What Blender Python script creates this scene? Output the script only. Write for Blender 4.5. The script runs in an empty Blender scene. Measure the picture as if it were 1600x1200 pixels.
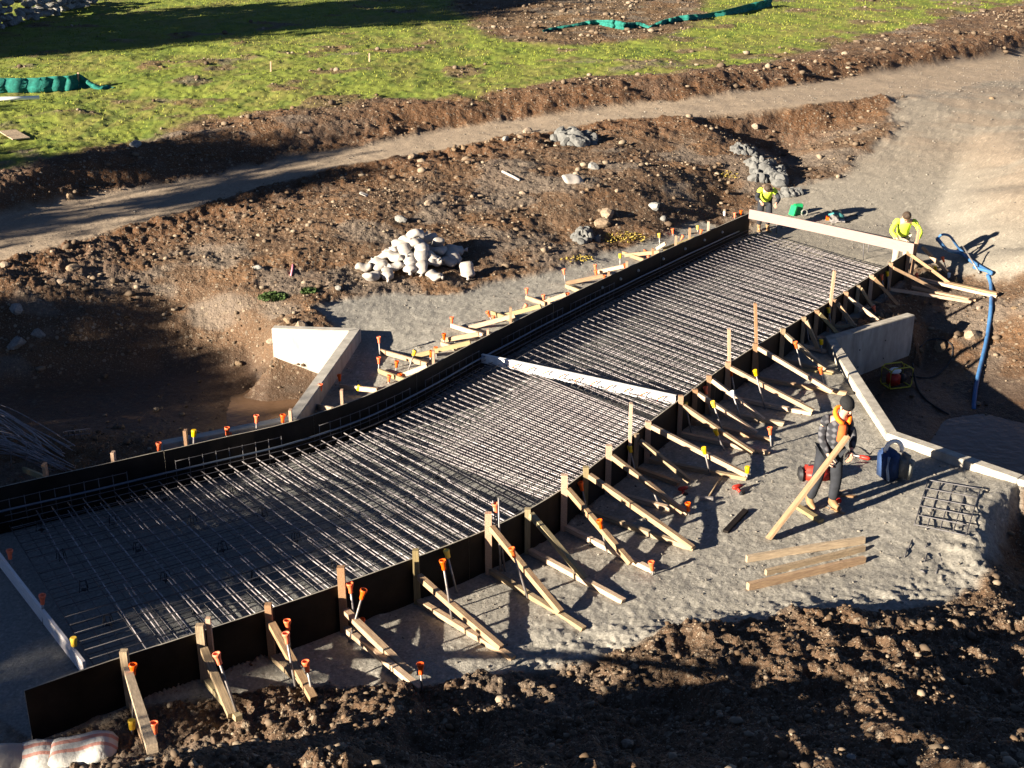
import bpy, bmesh, math, random
import numpy as np
from mathutils import Vector, Matrix, Euler
from mathutils.geometry import delaunay_2d_cdt

SC = bpy.context.scene
COL = SC.collection
R = math.radians
random.seed(7)
rng = np.random.default_rng(7)

# ------------------------------------------------------------------ camera
F = 1900.0                      # focal length in pixels of a 1600 px wide frame
TH = math.atan(720 / F)         # pitch below the horizontal
H = 7.76                        # camera height over the gravel pad
cd = bpy.data.cameras.new("camera"); cam = bpy.data.objects.new("camera", cd); COL.objects.link(cam)
cam.location = (0, 0, H); cam.rotation_euler = (R(90) - TH, 0, 0)
cd.sensor_fit = 'HORIZONTAL'; cd.sensor_width = 36; cd.lens = F / 1600 * 36
cd.clip_start = 0.1; cd.clip_end = 2000
SC.camera = cam

# ------------------------------------------------------------------ light
SUN_AZ = R(34)                  # light travels towards +x +y at this angle from +x
SUN_EL = R(15)
S = Vector((-math.cos(SUN_AZ) * math.cos(SUN_EL), -math.sin(SUN_AZ) * math.cos(SUN_EL), math.sin(SUN_EL)))
world = bpy.data.worlds.new("World"); SC.world = world; world.use_nodes = True
nt = world.node_tree
sky = nt.nodes.new('ShaderNodeTexSky'); sky.sky_type = 'NISHITA'; sky.sun_disc = False
sky.altitude = 4000; sky.air_density = .35; sky.dust_density = 0.05; sky.ozone_density = 1.0; sky.sun_elevation = SUN_EL; sky.sun_rotation = math.atan2(S.x, S.y)
bg = nt.nodes['Background']; bg.inputs[1].default_value = 0.05
nt.links.new(sky.outputs[0], bg.inputs[0])
ld = bpy.data.lights.new("sun", 'SUN'); ld.energy = 5.0; ld.angle = R(0.55); ld.color = (1.0, 0.88, 0.71)
sun = bpy.data.objects.new("sun", ld); COL.objects.link(sun)
sun.rotation_euler = S.to_track_quat('Z', 'Y').to_euler(); sun.location = S * 60
SC.view_settings.view_transform = 'Standard'; SC.view_settings.look = 'None'
SC.view_settings.exposure = 2.15; SC.view_settings.gamma = 1; SC.view_settings.use_curve_mapping = False

# ------------------------------------------------------------------ picture point -> place
CT_, ST_ = math.cos(TH), math.sin(TH)
def P(px, py, z=0.0):
    a = (px - 800) / F; b = (600 - py) / F
    dy = CT_ + b * ST_; dz = -ST_ + b * CT_
    t = (z - H) / dz
    return Vector((a * t, dy * t, z))

# ------------------------------------------------------------------ tags
def tag(o, label=None, cat=None, group=None, kind=None):
    if label: o['label'] = label
    if cat: o['category'] = cat
    if group: o['group'] = group
    if kind: o['kind'] = kind
    return o
def empty(name, loc=(0, 0, 0), rot=(0, 0, 0)):
    o = bpy.data.objects.new(name, None); COL.objects.link(o)
    o.location = loc; o.rotation_euler = rot; o.empty_display_size = 0.1
    return o
def mesh_obj(name, me, mat=None, parent=None, loc=None):
    o = bpy.data.objects.new(name, me); COL.objects.link(o)
    if mat and not me.materials: me.materials.append(mat)
    if parent: o.parent = parent
    if loc is not None: o.location = loc
    return o
def bm_obj(name, bm, mat, parent=None, smooth=False, loc=None):
    me = bpy.data.meshes.new(name); bmesh.ops.recalc_face_normals(bm, faces=bm.faces); bm.to_mesh(me); bm.free()
    if smooth:
        for p in me.polygons: p.use_smooth = True
    return mesh_obj(name, me, mat, parent, loc)
def copy_tree(o, parent=None):
    c = o.copy(); COL.objects.link(c)
    if parent: c.parent = parent
    for ch in list(o.children): copy_tree(ch, c)
    return c

# ------------------------------------------------------------------ materials
def mat(name, col, rough=0.8, metal=0.0, var=0.15, nscale=8.0, bump=0.0, bscale=30.0, spec=0.3, objvar=0.0, col2=None, stretch=None):
    m = bpy.data.materials.new(name); m.use_nodes = True; n = m.node_tree; L = n.links
    b = n.nodes['Principled BSDF']; b.inputs['Roughness'].default_value = rough; b.inputs['Metallic'].default_value = metal
    b.inputs['Specular IOR Level'].default_value = spec
    tc = n.nodes.new('ShaderNodeTexCoord'); src = tc.outputs['Object']
    if stretch:
        mp = n.nodes.new('ShaderNodeMapping'); mp.inputs['Scale'].default_value = stretch
        L.new(src, mp.inputs[0]); src = mp.outputs[0]
    nz = n.nodes.new('ShaderNodeTexNoise'); nz.inputs['Scale'].default_value = nscale; nz.inputs['Detail'].default_value = 5
    nz.inputs['Roughness'].default_value = 0.62
    L.new(src, nz.inputs['Vector'])
    rmp = n.nodes.new('ShaderNodeValToRGB')
    lo = [c * (1 - var) for c in col]; hi = [min(1, c * (1 + var)) for c in (col2 or col)]
    rmp.color_ramp.elements[0].position = 0.33; rmp.color_ramp.elements[1].position = 0.67
    rmp.color_ramp.elements[0].color = (*lo, 1); rmp.color_ramp.elements[1].color = (*hi, 1)
    L.new(nz.outputs[0], rmp.inputs[0]); out = rmp.outputs[0]
    if objvar:
        oi = n.nodes.new('ShaderNodeObjectInfo'); hs = n.nodes.new('ShaderNodeHueSaturation')
        mr = n.nodes.new('ShaderNodeMapRange'); mr.inputs[3].default_value = 1 - objvar; mr.inputs[4].default_value = 1 + objvar
        L.new(oi.outputs['Random'], mr.inputs[0]); L.new(mr.outputs[0], hs.inputs['Value'])
        mr2 = n.nodes.new('ShaderNodeMapRange'); mr2.inputs[3].default_value = 1 + objvar * .7; mr2.inputs[4].default_value = 1 - objvar * .7
        L.new(oi.outputs['Random'], mr2.inputs[0]); L.new(mr2.outputs[0], hs.inputs['Saturation'])
        L.new(out, hs.inputs['Color']); out = hs.outputs[0]
    L.new(out, b.inputs['Base Color'])
    if bump:
        n2 = n.nodes.new('ShaderNodeTexNoise'); n2.inputs['Scale'].default_value = bscale; n2.inputs['Detail'].default_value = 4
        L.new(src, n2.inputs['Vector'])
        bp = n.nodes.new('ShaderNodeBump'); bp.inputs['Strength'].default_value = bump; bp.inputs['Distance'].default_value = 0.01
        L.new(n2.outputs[0], bp.inputs['Height']); L.new(bp.outputs[0], b.inputs['Normal'])
    return m
M = {}
M['pine'] = mat('pine', (.34, .225, .15), .8, var=.25, nscale=5, bump=.35, bscale=40, objvar=.25, stretch=(1.2, 14, 14), col2=(.38, .27, .17))
M['pine_post'] = mat('pine_post', (.35, .22, .14), .75, var=.22, nscale=5, bump=.35, bscale=40, objvar=.25, stretch=(14, 14, 1.2))
M['weathered'] = mat('weathered_timber', (.30, .225, .145), .85, var=.3, nscale=5, bump=.5, bscale=40, objvar=.15, stretch=(1, 14, 14))
M['treated'] = mat('treated_timber', (.24, .19, .10), .8, var=.2, nscale=5, bump=.3, bscale=40, objvar=.15, stretch=(1.2, 14, 14))
M['ply'] = mat('film_ply', (.011, .0085, .007), .6, var=.55, nscale=2.5, bump=.08, bscale=15, spec=.14)
M['ply_edge'] = mat('ply_edge', (.30, .27, .22), .8, var=.2)
M['white_board'] = mat('white_board', (.72, .66, .64), .7, var=.1, nscale=6, bump=.2, stretch=(1, 6, 6))  # end board paint, whitened to stand for sun on its face
M['pink_board'] = mat('primed_board', (.24, .172, .155), .7, var=.10, nscale=6, bump=.2, stretch=(1, 8, 8))
M['concrete'] = mat('concrete', (.36, .33, .28), .85, var=.26, nscale=2.5, bump=.4, bscale=35, stretch=(2, 2, .7))
M['concrete_pale'] = mat('concrete_pale', (.38, .355, .31), .85, var=.2, nscale=2.5, bump=.35, bscale=35, stretch=(2, 2, .7))
M['rebar'] = mat('rebar', (.26, .235, .24), .5, metal=.35, var=.35, nscale=9, objvar=.2, spec=.5)
M['rebar_dark'] = mat('rebar_dark', (.10, .095, .10), .6, metal=.4, var=.3, nscale=9, spec=.5)  # dark steel; also paints shade on lengthwise and upstand bars
M['steel'] = mat('steel_rod', (.23, .21, .20), .5, metal=.5, var=.4, nscale=12, objvar=.2)
M['cap_orange'] = mat('cap_orange', (.82, .13, .035), .5, var=.1, objvar=.12)
M['cap_yellow'] = mat('cap_yellow', (.80, .50, .03), .5, var=.1, objvar=.1)
M['cap_white'] = mat('cap_white', (.75, .75, .72), .5, var=.1)
M['pipe'] = mat('conduit_pipe', (.12, .15, .20), .35, metal=.6, var=.1)  # bluish steel, darkened to put the form's shade into the colour
M['bag'] = mat('woven_bag', (.34, .31, .28), .85, var=.14, nscale=5, bump=.5, bscale=22, objvar=.10)
M['hose_blue'] = mat('hose_blue', (.045, .13, .29), .5, var=.2, nscale=6, bump=.2)
M['black'] = mat('black_rubber', (.018, .018, .02), .6, var=.3)
M['net'] = mat('green_net', (.012, .13, .105), .9, var=.35, nscale=7, bump=.5, bscale=18)
M['white_plastic'] = mat('white_plastic', (.78, .78, .76), .45, var=.08)
M['red'] = mat('red_plastic', (.38, .025, .015), .45, var=.15)
M['teal'] = mat('teal_plastic', (.05, .20, .20), .45, var=.15)
M['green_plastic'] = mat('green_plastic', (.01, .28, .09), .5, var=.2)
M['navy'] = mat('navy_fabric', (.02, .045, .12), .85, var=.3, nscale=10, bump=.4)
M['grey_plastic'] = mat('grey_plastic', (.17, .17, .15), .7, var=.2)
M['yellow_frame'] = mat('yellow_frame', (.50, .42, .05), .5, var=.15)
M['rock'] = mat('rock', (.21, .155, .105), .9, var=.35, nscale=4, bump=.7, bscale=14, objvar=.28)
M['rock_grey'] = mat('rock_grey', (.19, .185, .17), .9, var=.3, nscale=4, bump=.7, bscale=14, objvar=.2)
M['clay'] = mat('grey_clay', (.12, .12, .115), .95, var=.25, nscale=5, bump=.8, bscale=14)
M['leather'] = mat('tan_leather', (.25, .145, .07), .7, var=.25, nscale=10)
M['skin'] = mat('skin', (.55, .30, .21), .6, var=.06)
M['hair'] = mat('hair', (.045, .030, .02), .7, var=.4, nscale=30, bump=.6)
M['beanie'] = mat('beanie', (.012, .012, .013), .9, var=.2, nscale=30, bump=.5)
M['hiviz'] = mat('hi_vis_yellow', (.62, .80, .06), .7, var=.08, nscale=6, bump=.4, bscale=9)
M['dark_cloth'] = mat('dark_cloth', (.020, .022, .028), .9, var=.3, bump=.4, bscale=9)
M['pale_cloth'] = mat('pale_cloth', (.40, .34, .27), .9, var=.1, bump=.4, bscale=9)
M['orange_cloth'] = mat('orange_cloth', (.85, .17, .01), .85, var=.08, bump=.3, bscale=9)
M['foliage'] = mat('foliage', (.05, .08, .02), .8, var=.3, nscale=2)
M['bark'] = mat('bark', (.09, .065, .045), .9, var=.3, nscale=6, bump=.5)

# ------------------------------------------------------------------ numpy noise
def _hash(ix, iy, s):
    h = (ix.astype(np.int64) * 374761393 + iy.astype(np.int64) * 668265263 + s * 1442695041) & 0xffffffff
    h = ((h ^ (h >> 13)) * 1274126177) & 0xffffffff
    h = h ^ (h >> 16)
    return (h & 0xffffff) / float(0xffffff)
def vnoise(x, y, s=0):
    ix = np.floor(x); iy = np.floor(y); fx = x - ix; fy = y - iy
    fx = fx * fx * fx * (fx * (fx * 6 - 15) + 10); fy = fy * fy * fy * (fy * (fy * 6 - 15) + 10)
    a = _hash(ix, iy, s); b = _hash(ix + 1, iy, s); c = _hash(ix, iy + 1, s); d = _hash(ix + 1, iy + 1, s)
    return (a + (b - a) * fx) * (1 - fy) + (c + (d - c) * fx) * fy
def fbm(x, y, s=0, octv=4, gain=.5, lac=2.03):
    t = 0; a = 1; n = 0; c, sn = math.cos(.6), math.sin(.6)
    for i in range(octv):
        t = t + a * vnoise(x, y, s + i * 17); n += a; a *= gain
        x, y = (x * c - y * sn) * lac + 3.7, (x * sn + y * c) * lac + 1.9
    return t / n                                       # 0..1
def worley(x, y, s=0):
    ix = np.floor(x); iy = np.floor(y); best = np.full(x.shape, 9.0); idv = np.zeros(x.shape)
    for dx in (-1, 0, 1):
        for dy in (-1, 0, 1):
            cx = ix + dx; cy = iy + dy
            px = cx + _hash(cx, cy, s); py = cy + _hash(cx, cy, s + 5)
            d = (px - x) ** 2 + (py - y) ** 2
            m = d < best
            best = np.where(m, d, best); idv = np.where(m, _hash(cx, cy, s + 9), idv)
    return np.sqrt(best), idv
def sstep(a, b, v):
    t = np.clip((v - a) / (b - a), 0, 1); return t * t * (3 - 2 * t)
def seg_dist(x, y, a, b):
    vx, vy = b[0] - a[0], b[1] - a[1]; L2 = vx * vx + vy * vy + 1e-12
    t = np.clip(((x - a[0]) * vx + (y - a[1]) * vy) / L2, 0, 1)
    return np.hypot(x - a[0] - t * vx, y - a[1] - t * vy)
def poly_sd(x, y, pts):                                # positive inside
    d = np.full(x.shape, 1e9); ins = np.zeros(x.shape, bool); n = len(pts)
    for i in range(n):
        a, b = pts[i], pts[(i + 1) % n]
        d = np.minimum(d, seg_dist(x, y, a, b))
        c = ((a[1] > y) != (b[1] > y))
        with np.errstate(divide='ignore', invalid='ignore'):
            xi = (b[0] - a[0]) * (y - a[1]) / ((b[1] - a[1]) if b[1] != a[1] else 1e-12) + a[0]
        ins ^= (c & (x < xi))
    return np.where(ins, d, -d)
def line_dist(x, y, pts):
    d = np.full(x.shape, 1e9)
    for a, b in zip(pts[:-1], pts[1:]): d = np.minimum(d, seg_dist(x, y, a, b))
    return d

def catmull(pts, n=12):
    pts = [Vector(p) for p in pts]; out = []
    q = [pts[0] * 2 - pts[1]] + pts + [pts[-1] * 2 - pts[-2]]
    for i in range(1, len(q) - 2):
        p0, p1, p2, p3 = q[i - 1], q[i], q[i + 1], q[i + 2]
        for k in range(n):
            t = k / n
            out.append(.5 * ((2 * p1) + (p2 - p0) * t + (2 * p0 - 5 * p1 + 4 * p2 - p3) * t * t + (3 * p1 - p0 - 3 * p2 + p3) * t ** 3))
    out.append(pts[-1]); return out
class Curve:
    def __init__(s, pts, n=12):
        s.p = catmull(pts, n); s.d = [0]
        for a, b in zip(s.p[:-1], s.p[1:]): s.d.append(s.d[-1] + (b - a).length)
        s.L = s.d[-1]
    def at(s, t):                                      # t in metres
        t = min(max(t, 0), s.L); i = 0
        i = int(np.searchsorted(s.d, t)) - 1; i = max(0, min(i, len(s.p) - 2))
        f = (t - s.d[i]) / max(1e-9, s.d[i + 1] - s.d[i]); return s.p[i].lerp(s.p[i + 1], f)
    def tan(s, t):
        v = s.at(t + .15) - s.at(t - .15); return v.normalized()
    def near(s, pt):                                   # station nearest in plan
        return min(range(len(s.p)), key=lambda i: (s.p[i].xy - pt.xy).length) and s.d[min(range(len(s.p)), key=lambda i: (s.p[i].xy - pt.xy).length)]

# ------------------------------------------------------------------ the two forms in plan (top edges stand 0.6 m over the pad)
FT = 0.60
def flat(v, z=0): return Vector((v[0], v[1], z))
RF = Curve([flat(P(x, y, FT)) for x, y in [(37, 1078), (170, 1032), (310, 987), (530, 913), (745, 833), (860, 775), (945, 712), (1050, 632), (1140, 566), (1240, 504), (1300, 468), (1415, 396)]])
LF = Curve([flat(P(x, y, FT)) for x, y in [(-330, 850), (-130, 793), (0, 762), (180, 722), (330, 688), (470, 655), (610, 603), (755, 528), (900, 456), (1060, 382), (1172, 333)]])
WR = [flat(P(x, y, .12)) for x, y in [(1430, 492), (1306, 528), (1402, 674), (1600, 742), (1760, 790)]]     # right walls: far wing, headwall, near wing
WL = [flat(P(x, y, .12)) for x, y in [(424, 513), (545, 517), (448, 650), (250, 688)]]                       # left walls

# ------------------------------------------------------------------ terrain control points and break lines
tin_v = []; tin_e = []
def tp(px, py, z): tin_v.append(P(px, py, z)); return len(tin_v) - 1
def tw(x, y, z): tin_v.append(Vector((x, y, z))); return len(tin_v) - 1
def brk(idx):
    for a, b in zip(idx[:-1], idx[1:]): tin_e.append((a, b))
def pts(lst): return [tp(*q) for q in lst]
def offset_line(line, off):                            # left of travel is positive
    out = []
    for i, p in enumerate(line):
        a = line[max(0, i - 1)]; b = line[min(len(line) - 1, i + 1)]
        n1 = (p - a).normalized() if i else (b - p).normalized(); n2 = (b - p).normalized() if i < len(line) - 1 else n1
        nrm = (Vector((-n1.y, n1.x, 0)) + Vector((-n2.y, n2.x, 0))); nrm.normalize()
        k = 1 / max(.4, nrm.dot(Vector((-n1.y, n1.x, 0))))
        out.append(p + nrm * off * k)
    return out
ROADZ = 2.0
# field and cut
brk(pts([(-250, 335, 1.5), (0, 285, 1.5), (84, 262, 1.55), (236, 226, 1.75), (400, 196, 1.95), (530, 178, 2.1), (732, 158, 2.22), (901, 140, 2.38), (1070, 124, 2.45), (1263, 104, 2.5), (1431, 84, 2.6), (1600, 56, 2.85), (1800, 20, 3.1)]))
RFAR = [(-250, 395, .65), (0, 338, .75), (186, 299, .85), (338, 273, 1.0), (540, 233, 1.3), (699, 204, 1.45), (834, 187, 1.6), (1070, 157, 1.85), (1195, 142, 1.9), (1364, 118, 1.95), (1600, 86, 2.0), (1800, 55, 2.1)]
RNEAR = [(-250, 480, .6), (-100, 440, .65), (44, 402, .7), (169, 363, .75), (236, 346, .8), (338, 319, .9), (405, 297, .98), (540, 259, 1.25), (631, 245, 1.35), (732, 227, 1.45), (800, 212, 1.55), (868, 204, 1.6), (952, 190, 1.7), (1070, 182, 1.8), (1229, 167, 1.85), (1381, 152, 1.9)]
brk(pts(RFAR)); brk(pts(RNEAR))
for x in (-160, -90, -45, -20, 0, 20, 45, 90, 160):
    tw(x, 90, 3.9); tw(x, 150, 5.2)
tw(-50, 45, 2.0); tw(-50, 60, 2.8); tw(60, 62, 3.3); tw(0, 62, 3.0); tw(40, 72, 3.3); tw(-25, 62, 2.8)
# bank below the road, pit on the left
def mid(px, py, A, B, up=0.0):                         # a point of the straight slope from A to B seen at this picture height
    a, b = P(*A), P(*B); q = P(px, py, 0); e = Vector((0, 0, H))
    k = q.y and (q.z - H) / q.y
    t = (H + k * a.y - a.z) / ((b.z - a.z) - k * (b.y - a.y)); w = a.lerp(b, t); tp(px, py, w.z + up)
mid(600, 330, (600, 250, 1.32), (600, 462, .1), .22); mid(800, 320, (800, 212, 1.55), (800, 440, .06), .2); mid(1000, 280, (1000, 187, 1.75), (1000, 382, .1), .28)
mid(700, 400, (700, 232, 1.42), (700, 458, .08), .05); mid(1120, 260, (1120, 178, 1.8), (1120, 335, .1), .15); mid(900, 300, (900, 198, 1.65), (900, 408, .08), .3)
mid(450, 390, (450, 284, 1.05), (450, 480, .1), .15); mid(250, 430, (250, 343, .8), (250, 590, -1.1), .25); mid(80, 470, (80, 392, .72), (80, 598, -1.0), .25)
tp(440, 470, .12); tp(415, 505, -.2); tp(400, 550, -.75)
brk(pts([(487, 486, .1), (530, 473, .1), (600, 462, .1), (709, 458, .08), (746, 440, .08), (867, 420, .06), (930, 398, .1), (1020, 375, .1), (1110, 345, .12), (1165, 322, .12), (1208, 318, .1)]))
# pit floor
for q in [(-250, 700, -.9), (0, 612, -1.0), (120, 602, -1.05), (250, 594, -1.1), (340, 590, -1.1), (395, 588, -1.1), (180, 640, -1.12), (300, 632, -1.12), (370, 622, -1.22), (425, 625, -1.45), (410, 648, -1.4), (330, 655, -1.12),
          (60, 650, -1.0), (150, 668, -.95), (0, 668, -.9), (-150, 730, -.7), (40, 700, -.6), (150, 700, -.55), (225, 690, -.7), (-100, 760, -.45)]: tp(*q)
# notch and ramp on the right
def rampz(px, py, a=.172, y0=33.2):                     # the even plane of the ramp
    d = P(px, py, 0); k = H / d.y; y = (H + a * y0) / (k + a); return min(max(a * (y - y0), 0.0), 1.9)
brk([tp(x, y, rampz(x, y)) for x, y in [(1381, 158), (1383, 190), (1347, 222), (1313, 246), (1269, 273), (1229, 296), (1200, 318)]])
for x, y in [(1300, 300), (1400, 300), (1480, 300), (1300, 350), (1450, 350), (1400, 240), (1500, 240), (1480, 190), (1430, 165), (1450, 200), (1530, 200), (1580, 180), (1600, 150), (1700, 170)]: tp(x, y, rampz(x, y))
mid(1200, 240, (1200, 169, 1.83), (1200, 318, .1), -.45); mid(1270, 220, (1270, 163, 1.86), (1270, 272, .6), -.35)
for q in [(1600, 240, 1.35),
          (1520, 345, .35), (1600, 300, 1.15), (1700, 280, 1.5), (1800, 260, 1.6), (1480, 390, 0), (1530, 395, .2), (1600, 400, .55), (1700, 380, 1.0), (1850, 360, 1.2)]: tp(*q)
# right excavation
brk(pts([(1418, 408, 0), (1440, 430, -.05), (1500, 436, -.05), (1545, 440, .0), (1600, 447, .15), (1720, 460, .4), (1900, 480, .6)]))
for q in [(1395, 445, -.15), (1370, 465, -.15), (1350, 485, -.2), (1440, 480, -.35), (1450, 520, -.65), (1500, 510, -.5), (1570, 500, -.3), (1600, 540, -.55), (1520, 570, -.85), (1600, 600, -.9), (1700, 560, -.5), (1800, 640, -1.0),
          (1440, 575, -1.0), (1480, 605, -1.05), (1600, 650, -1.14), (1540, 638, -1.16), (1750, 700, -1.25), (1460, 645, -1.12), (1490, 670, -1.3), (1540, 700, -1.45), (1600, 710, -1.5), (1430, 620, -1.06), (1900, 760, -1.3)]: tp(*q)
# walls: steep step inside the concrete
for line, side in ((WR, 1), (WL, -1)):
    pass
# WR runs far wing -> headwall -> near wing; pond lies on the left of travel
wr_out = offset_line(WR, .03); wr_in = offset_line(WR, -.16)
gz = [-.05, -.08, .0, .03, .03]; pz = [-.9, -1.05, -1.12, -1.4, -1.4]
brk([tw(p.x, p.y, z) for p, z in zip(wr_in, gz)]); brk([tw(p.x, p.y, z) for p, z in zip(wr_out, pz)])
# WL runs far wing -> headwall -> near wing; pond lies on the right of travel
wl_out = offset_line(WL, -.03); wl_in = offset_line(WL, .16)
gz = [.0, -.16, -.18, -.3]; pz = [-.6, -1.15, -1.4, -1.1]
brk([tw(p.x, p.y, z) for p, z in zip(wl_in, gz)]); brk([tw(p.x, p.y, z) for p, z in zip(wl_out, pz)])
# strip behind the left form and the level bed between the forms
def form_strip(C, off, zf, a=0, b=None, n=26):
    b = b or C.L
    idx = []
    for i in range(n):
        t = a + (b - a) * i / (n - 1); p = C.at(t); tn = C.tan(t); nn = Vector((-tn.y, tn.x, 0))
        idx.append(tw(*(p + nn * off).xy, zf(t, C)))
    brk(idx)
tj = LF.near(P(250, 705, FT))
form_strip(LF, .18, lambda t, C: -.35 if t < tj else (-.22 if C.at(t).x < -2.5 else -.02))
form_strip(LF, -.02, lambda t, C: 0.0)
form_strip(RF, .02, lambda t, C: 0.0)
form_strip(RF, -.25, lambda t, C: -.02 if t > 3 else -.05)
for q in [(560, 560, -.2), (620, 520, -.08), (700, 490, -.02), (520, 610, -.22), (590, 480, .05), (800, 450, 0)]: tp(*q)
# pad rim, drop to the right, foreground bank
brk(pts([(-200, 1120, -.1), (40, 1165, -.02), (250, 1130, -.08), (500, 1085, -.05), (640, 1080, 0), (800, 1040, 0), (950, 1000, 0), (1060, 965, 0), (1250, 938, .0), (1400, 940, -.02), (1540, 935, -.08)]))
brk(pts([(1540, 935, -.08), (1548, 880, .02), (1540, 800, .06), (1515, 745, .0), (1480, 722, -.03)]))
for q in [(1100, 800, 0), (1300, 850, 0), (1450, 850, .03), (1500, 850, .1), (1200, 700, 0), (1330, 700, -.03), (1420, 740, -.02), (900, 950, 0), (1500, 780, .08)]: tp(*q)
for q in [(1575, 790, -.75), (1600, 770, -1.0), (1590, 880, -.7), (1650, 850, -1.1), (1750, 900, -.9), (1900, 900, -1.2), (1600, 945, -.35), (1700, 1000, -.1)]: tp(*q)
for q in [(0, 1230, .05), (300, 1190, .12), (500, 1150, .15), (700, 1110, .22), (900, 1075, .34), (1100, 1025, .38), (1300, 995, .34), (1500, 1000, .25), (1600, 1010, .15),
          (600, 1180, .5), (900, 1170, .95), (1200, 1130, 1.1), (1500, 1110, 1.0), (1750, 1100, .7), (-300, 1150, 0)]: tp(*q)
for x in (-30, -14, -7, -3, 0, 3, 6, 9, 14, 30):
    tw(x, 7.2, .2 if x < -3 else 2.0); tw(x, 5.0, .3 if x < -3 else 2.5)
tw(-12, 9, 0); tw(-9, 12, -.05); tw(-14, 14, -.1); tw(-18, 20, -.6); tw(-30, 22, .0); tw(-20, 30, 1.6); tw(-60, 20, .5); tw(60, 20, .5); tw(30, 14, -.5); tw(30, 25, .3); tw(30, 40, 2.2)
tw(-160, 5, .5); tw(160, 5, 1.0)

vv = [Vector((p.x, p.y)) for p in tin_v]
res = delaunay_2d_cdt(vv, tin_e, [], 0, 1e-4)
cv = np.array([(v.x, v.y) for v in res[0]]); cz = np.zeros(len(cv))
for i, orig in enumerate(res[3]):
    if orig: cz[i] = tin_v[orig[0]].z
    else:                                              # crossing of two break lines: take the nearest given point
        cz[i] = min(tin_v, key=lambda q: (q.x - cv[i][0]) ** 2 + (q.y - cv[i][1]) ** 2).z
TRI = [tuple(f) for f in res[2]]
def tin_eval(x, y):
    z = np.zeros(x.shape)
    for f in TRI:
        (ax, ay), (bx, by), (cx, cy) = cv[f[0]], cv[f[1]], cv[f[2]]
        m = (x >= min(ax, bx, cx)) & (x <= max(ax, bx, cx)) & (y >= min(ay, by, cy)) & (y <= max(ay, by, cy))
        if not m.any(): continue
        den = (by - cy) * (ax - cx) + (cx - bx) * (ay - cy)
        if abs(den) < 1e-9: continue
        xs, ys = x[m], y[m]
        l1 = ((by - cy) * (xs - cx) + (cx - bx) * (ys - cy)) / den; l2 = ((cy - ay) * (xs - cx) + (ax - cx) * (ys - cy)) / den; l3 = 1 - l1 - l2
        k = (l1 >= -1e-6) & (l2 >= -1e-6) & (l3 >= -1e-6)
        zz = z[m]; zz[k] = (l1 * cz[f[0]] + l2 * cz[f[1]] + l3 * cz[f[2]])[k]; z[m] = zz
    return z

# grid: rows get wider apart with distance, columns fan out
NR, NC = 1120, 890
Y0, Y1 = 6.2, 125.0
rows = Y0 * (Y1 / Y0) ** (np.arange(NR) / (NR - 1))
wid = rows * 1.22 + 5.0
uu = np.linspace(-.5, .5, NC)
GX = uu[None, :] * wid[:, None]; GY = np.repeat(rows[:, None], NC, 1)
Z = tin_eval(GX, GY)
def blur(a, k):
    for _ in range(k):
        b = a.copy(); b[1:-1] = (a[:-2] + 2 * a[1:-1] + a[2:]) / 4; a = b.copy(); a[:, 1:-1] = (b[:, :-2] + 2 * b[:, 1:-1] + b[:, 2:]) / 4
    return a
dwall = np.minimum(line_dist(GX, GY, WR), line_dist(GX, GY, WL))
Zs = blur(Z, 14); wk = sstep(.2, .9, dwall); Z = Z * (1 - wk) + Zs * wk

# ------------------------------------------------------------------ zones (in plan)
wx = (fbm(GX * .9, GY * .9, 3, 4) - .5) * 1.5 + (fbm(GX * 5, GY * 5, 8, 3) - .5) * .5; wy = (fbm(GX * .9, GY * .9, 31, 4) - .5) * 1.5 + (fbm(GX * 5, GY * 5, 38, 3) - .5) * .5
def zp(lst): return [tuple(P(a, b, c).xy) for a, b, c in lst]
grass_edge = [(-300, 335, 1.5), (0, 272, 1.5), (84, 250, 1.6), (169, 232, 1.7), (236, 216, 1.8), (304, 196, 1.85), (405, 180, 2.0), (530, 164, 2.2), (600, 148, 2.3), (750, 146, 2.4), (783, 136, 2.45), (935, 117, 2.55), (1070, 108, 2.6), (1229, 92, 2.6), (1300, 72, 2.7), (1458, 36, 3.0), (1600, 2, 3.4)]
gp = zp(grass_edge) + [(120, 150), (-160, 150), (-160, 30)]
road = zp(RFAR + [(1800, 200, 1.9), (1600, 150, 1.75)] + [(1381, 152, 1.9)] + RNEAR[::-1][1:])
ramp = zp([(1381, 152, 1.9), (1383, 192, 1.6), (1313, 250, 1.0), (1229, 298, .3), (1190, 322, 0), (1160, 345, 0), (1165, 385, 0), (1390, 440, 0), (1425, 410, 0), (1500, 430, 0), (1550, 438, 0), (1600, 440, .15), (1760, 455, .4), (2000, 400, 1.2), (2000, 140, 1.9), (1600, 120, 1.9)])
padg = [tuple(RF.at(t).xy) for t in np.linspace(0, RF.L, 24)] + [tuple(P(x, y, 0).xy) for x, y in [(1440, 425), (1400, 450), (1345, 500), (1306, 528), (1402, 674), (1600, 742), (1580, 800), (1545, 870), (1540, 925), (1420, 962), (1250, 985), (1060, 1012), (950, 1035), (800, 1058), (640, 1075), (450, 1070), (250, 1100), (30, 1150), (-300, 1180), (-400, 900)]] + [tuple(LF.at(0).xy)]
padl = [tuple(LF.at(t).xy) for t in np.linspace(LF.near(P(455, 660, FT)), LF.L, 20)] + [tuple(P(x, y, .05).xy) for x, y in [(1100, 350), (1020, 378), (930, 402), (867, 424), (746, 445), (709, 462), (600, 464), (530, 474), (487, 490), (545, 517), (448, 650)]]
bedp = [tuple(LF.at(t).xy) for t in np.linspace(0, LF.L, 30)] + [tuple(RF.at(t).xy) for t in np.linspace(RF.L, 0, 30)]
X2, Y2 = GX + wx, GY + wy; X3, Y3 = GX + wx * .25, GY + wy * .25
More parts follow.
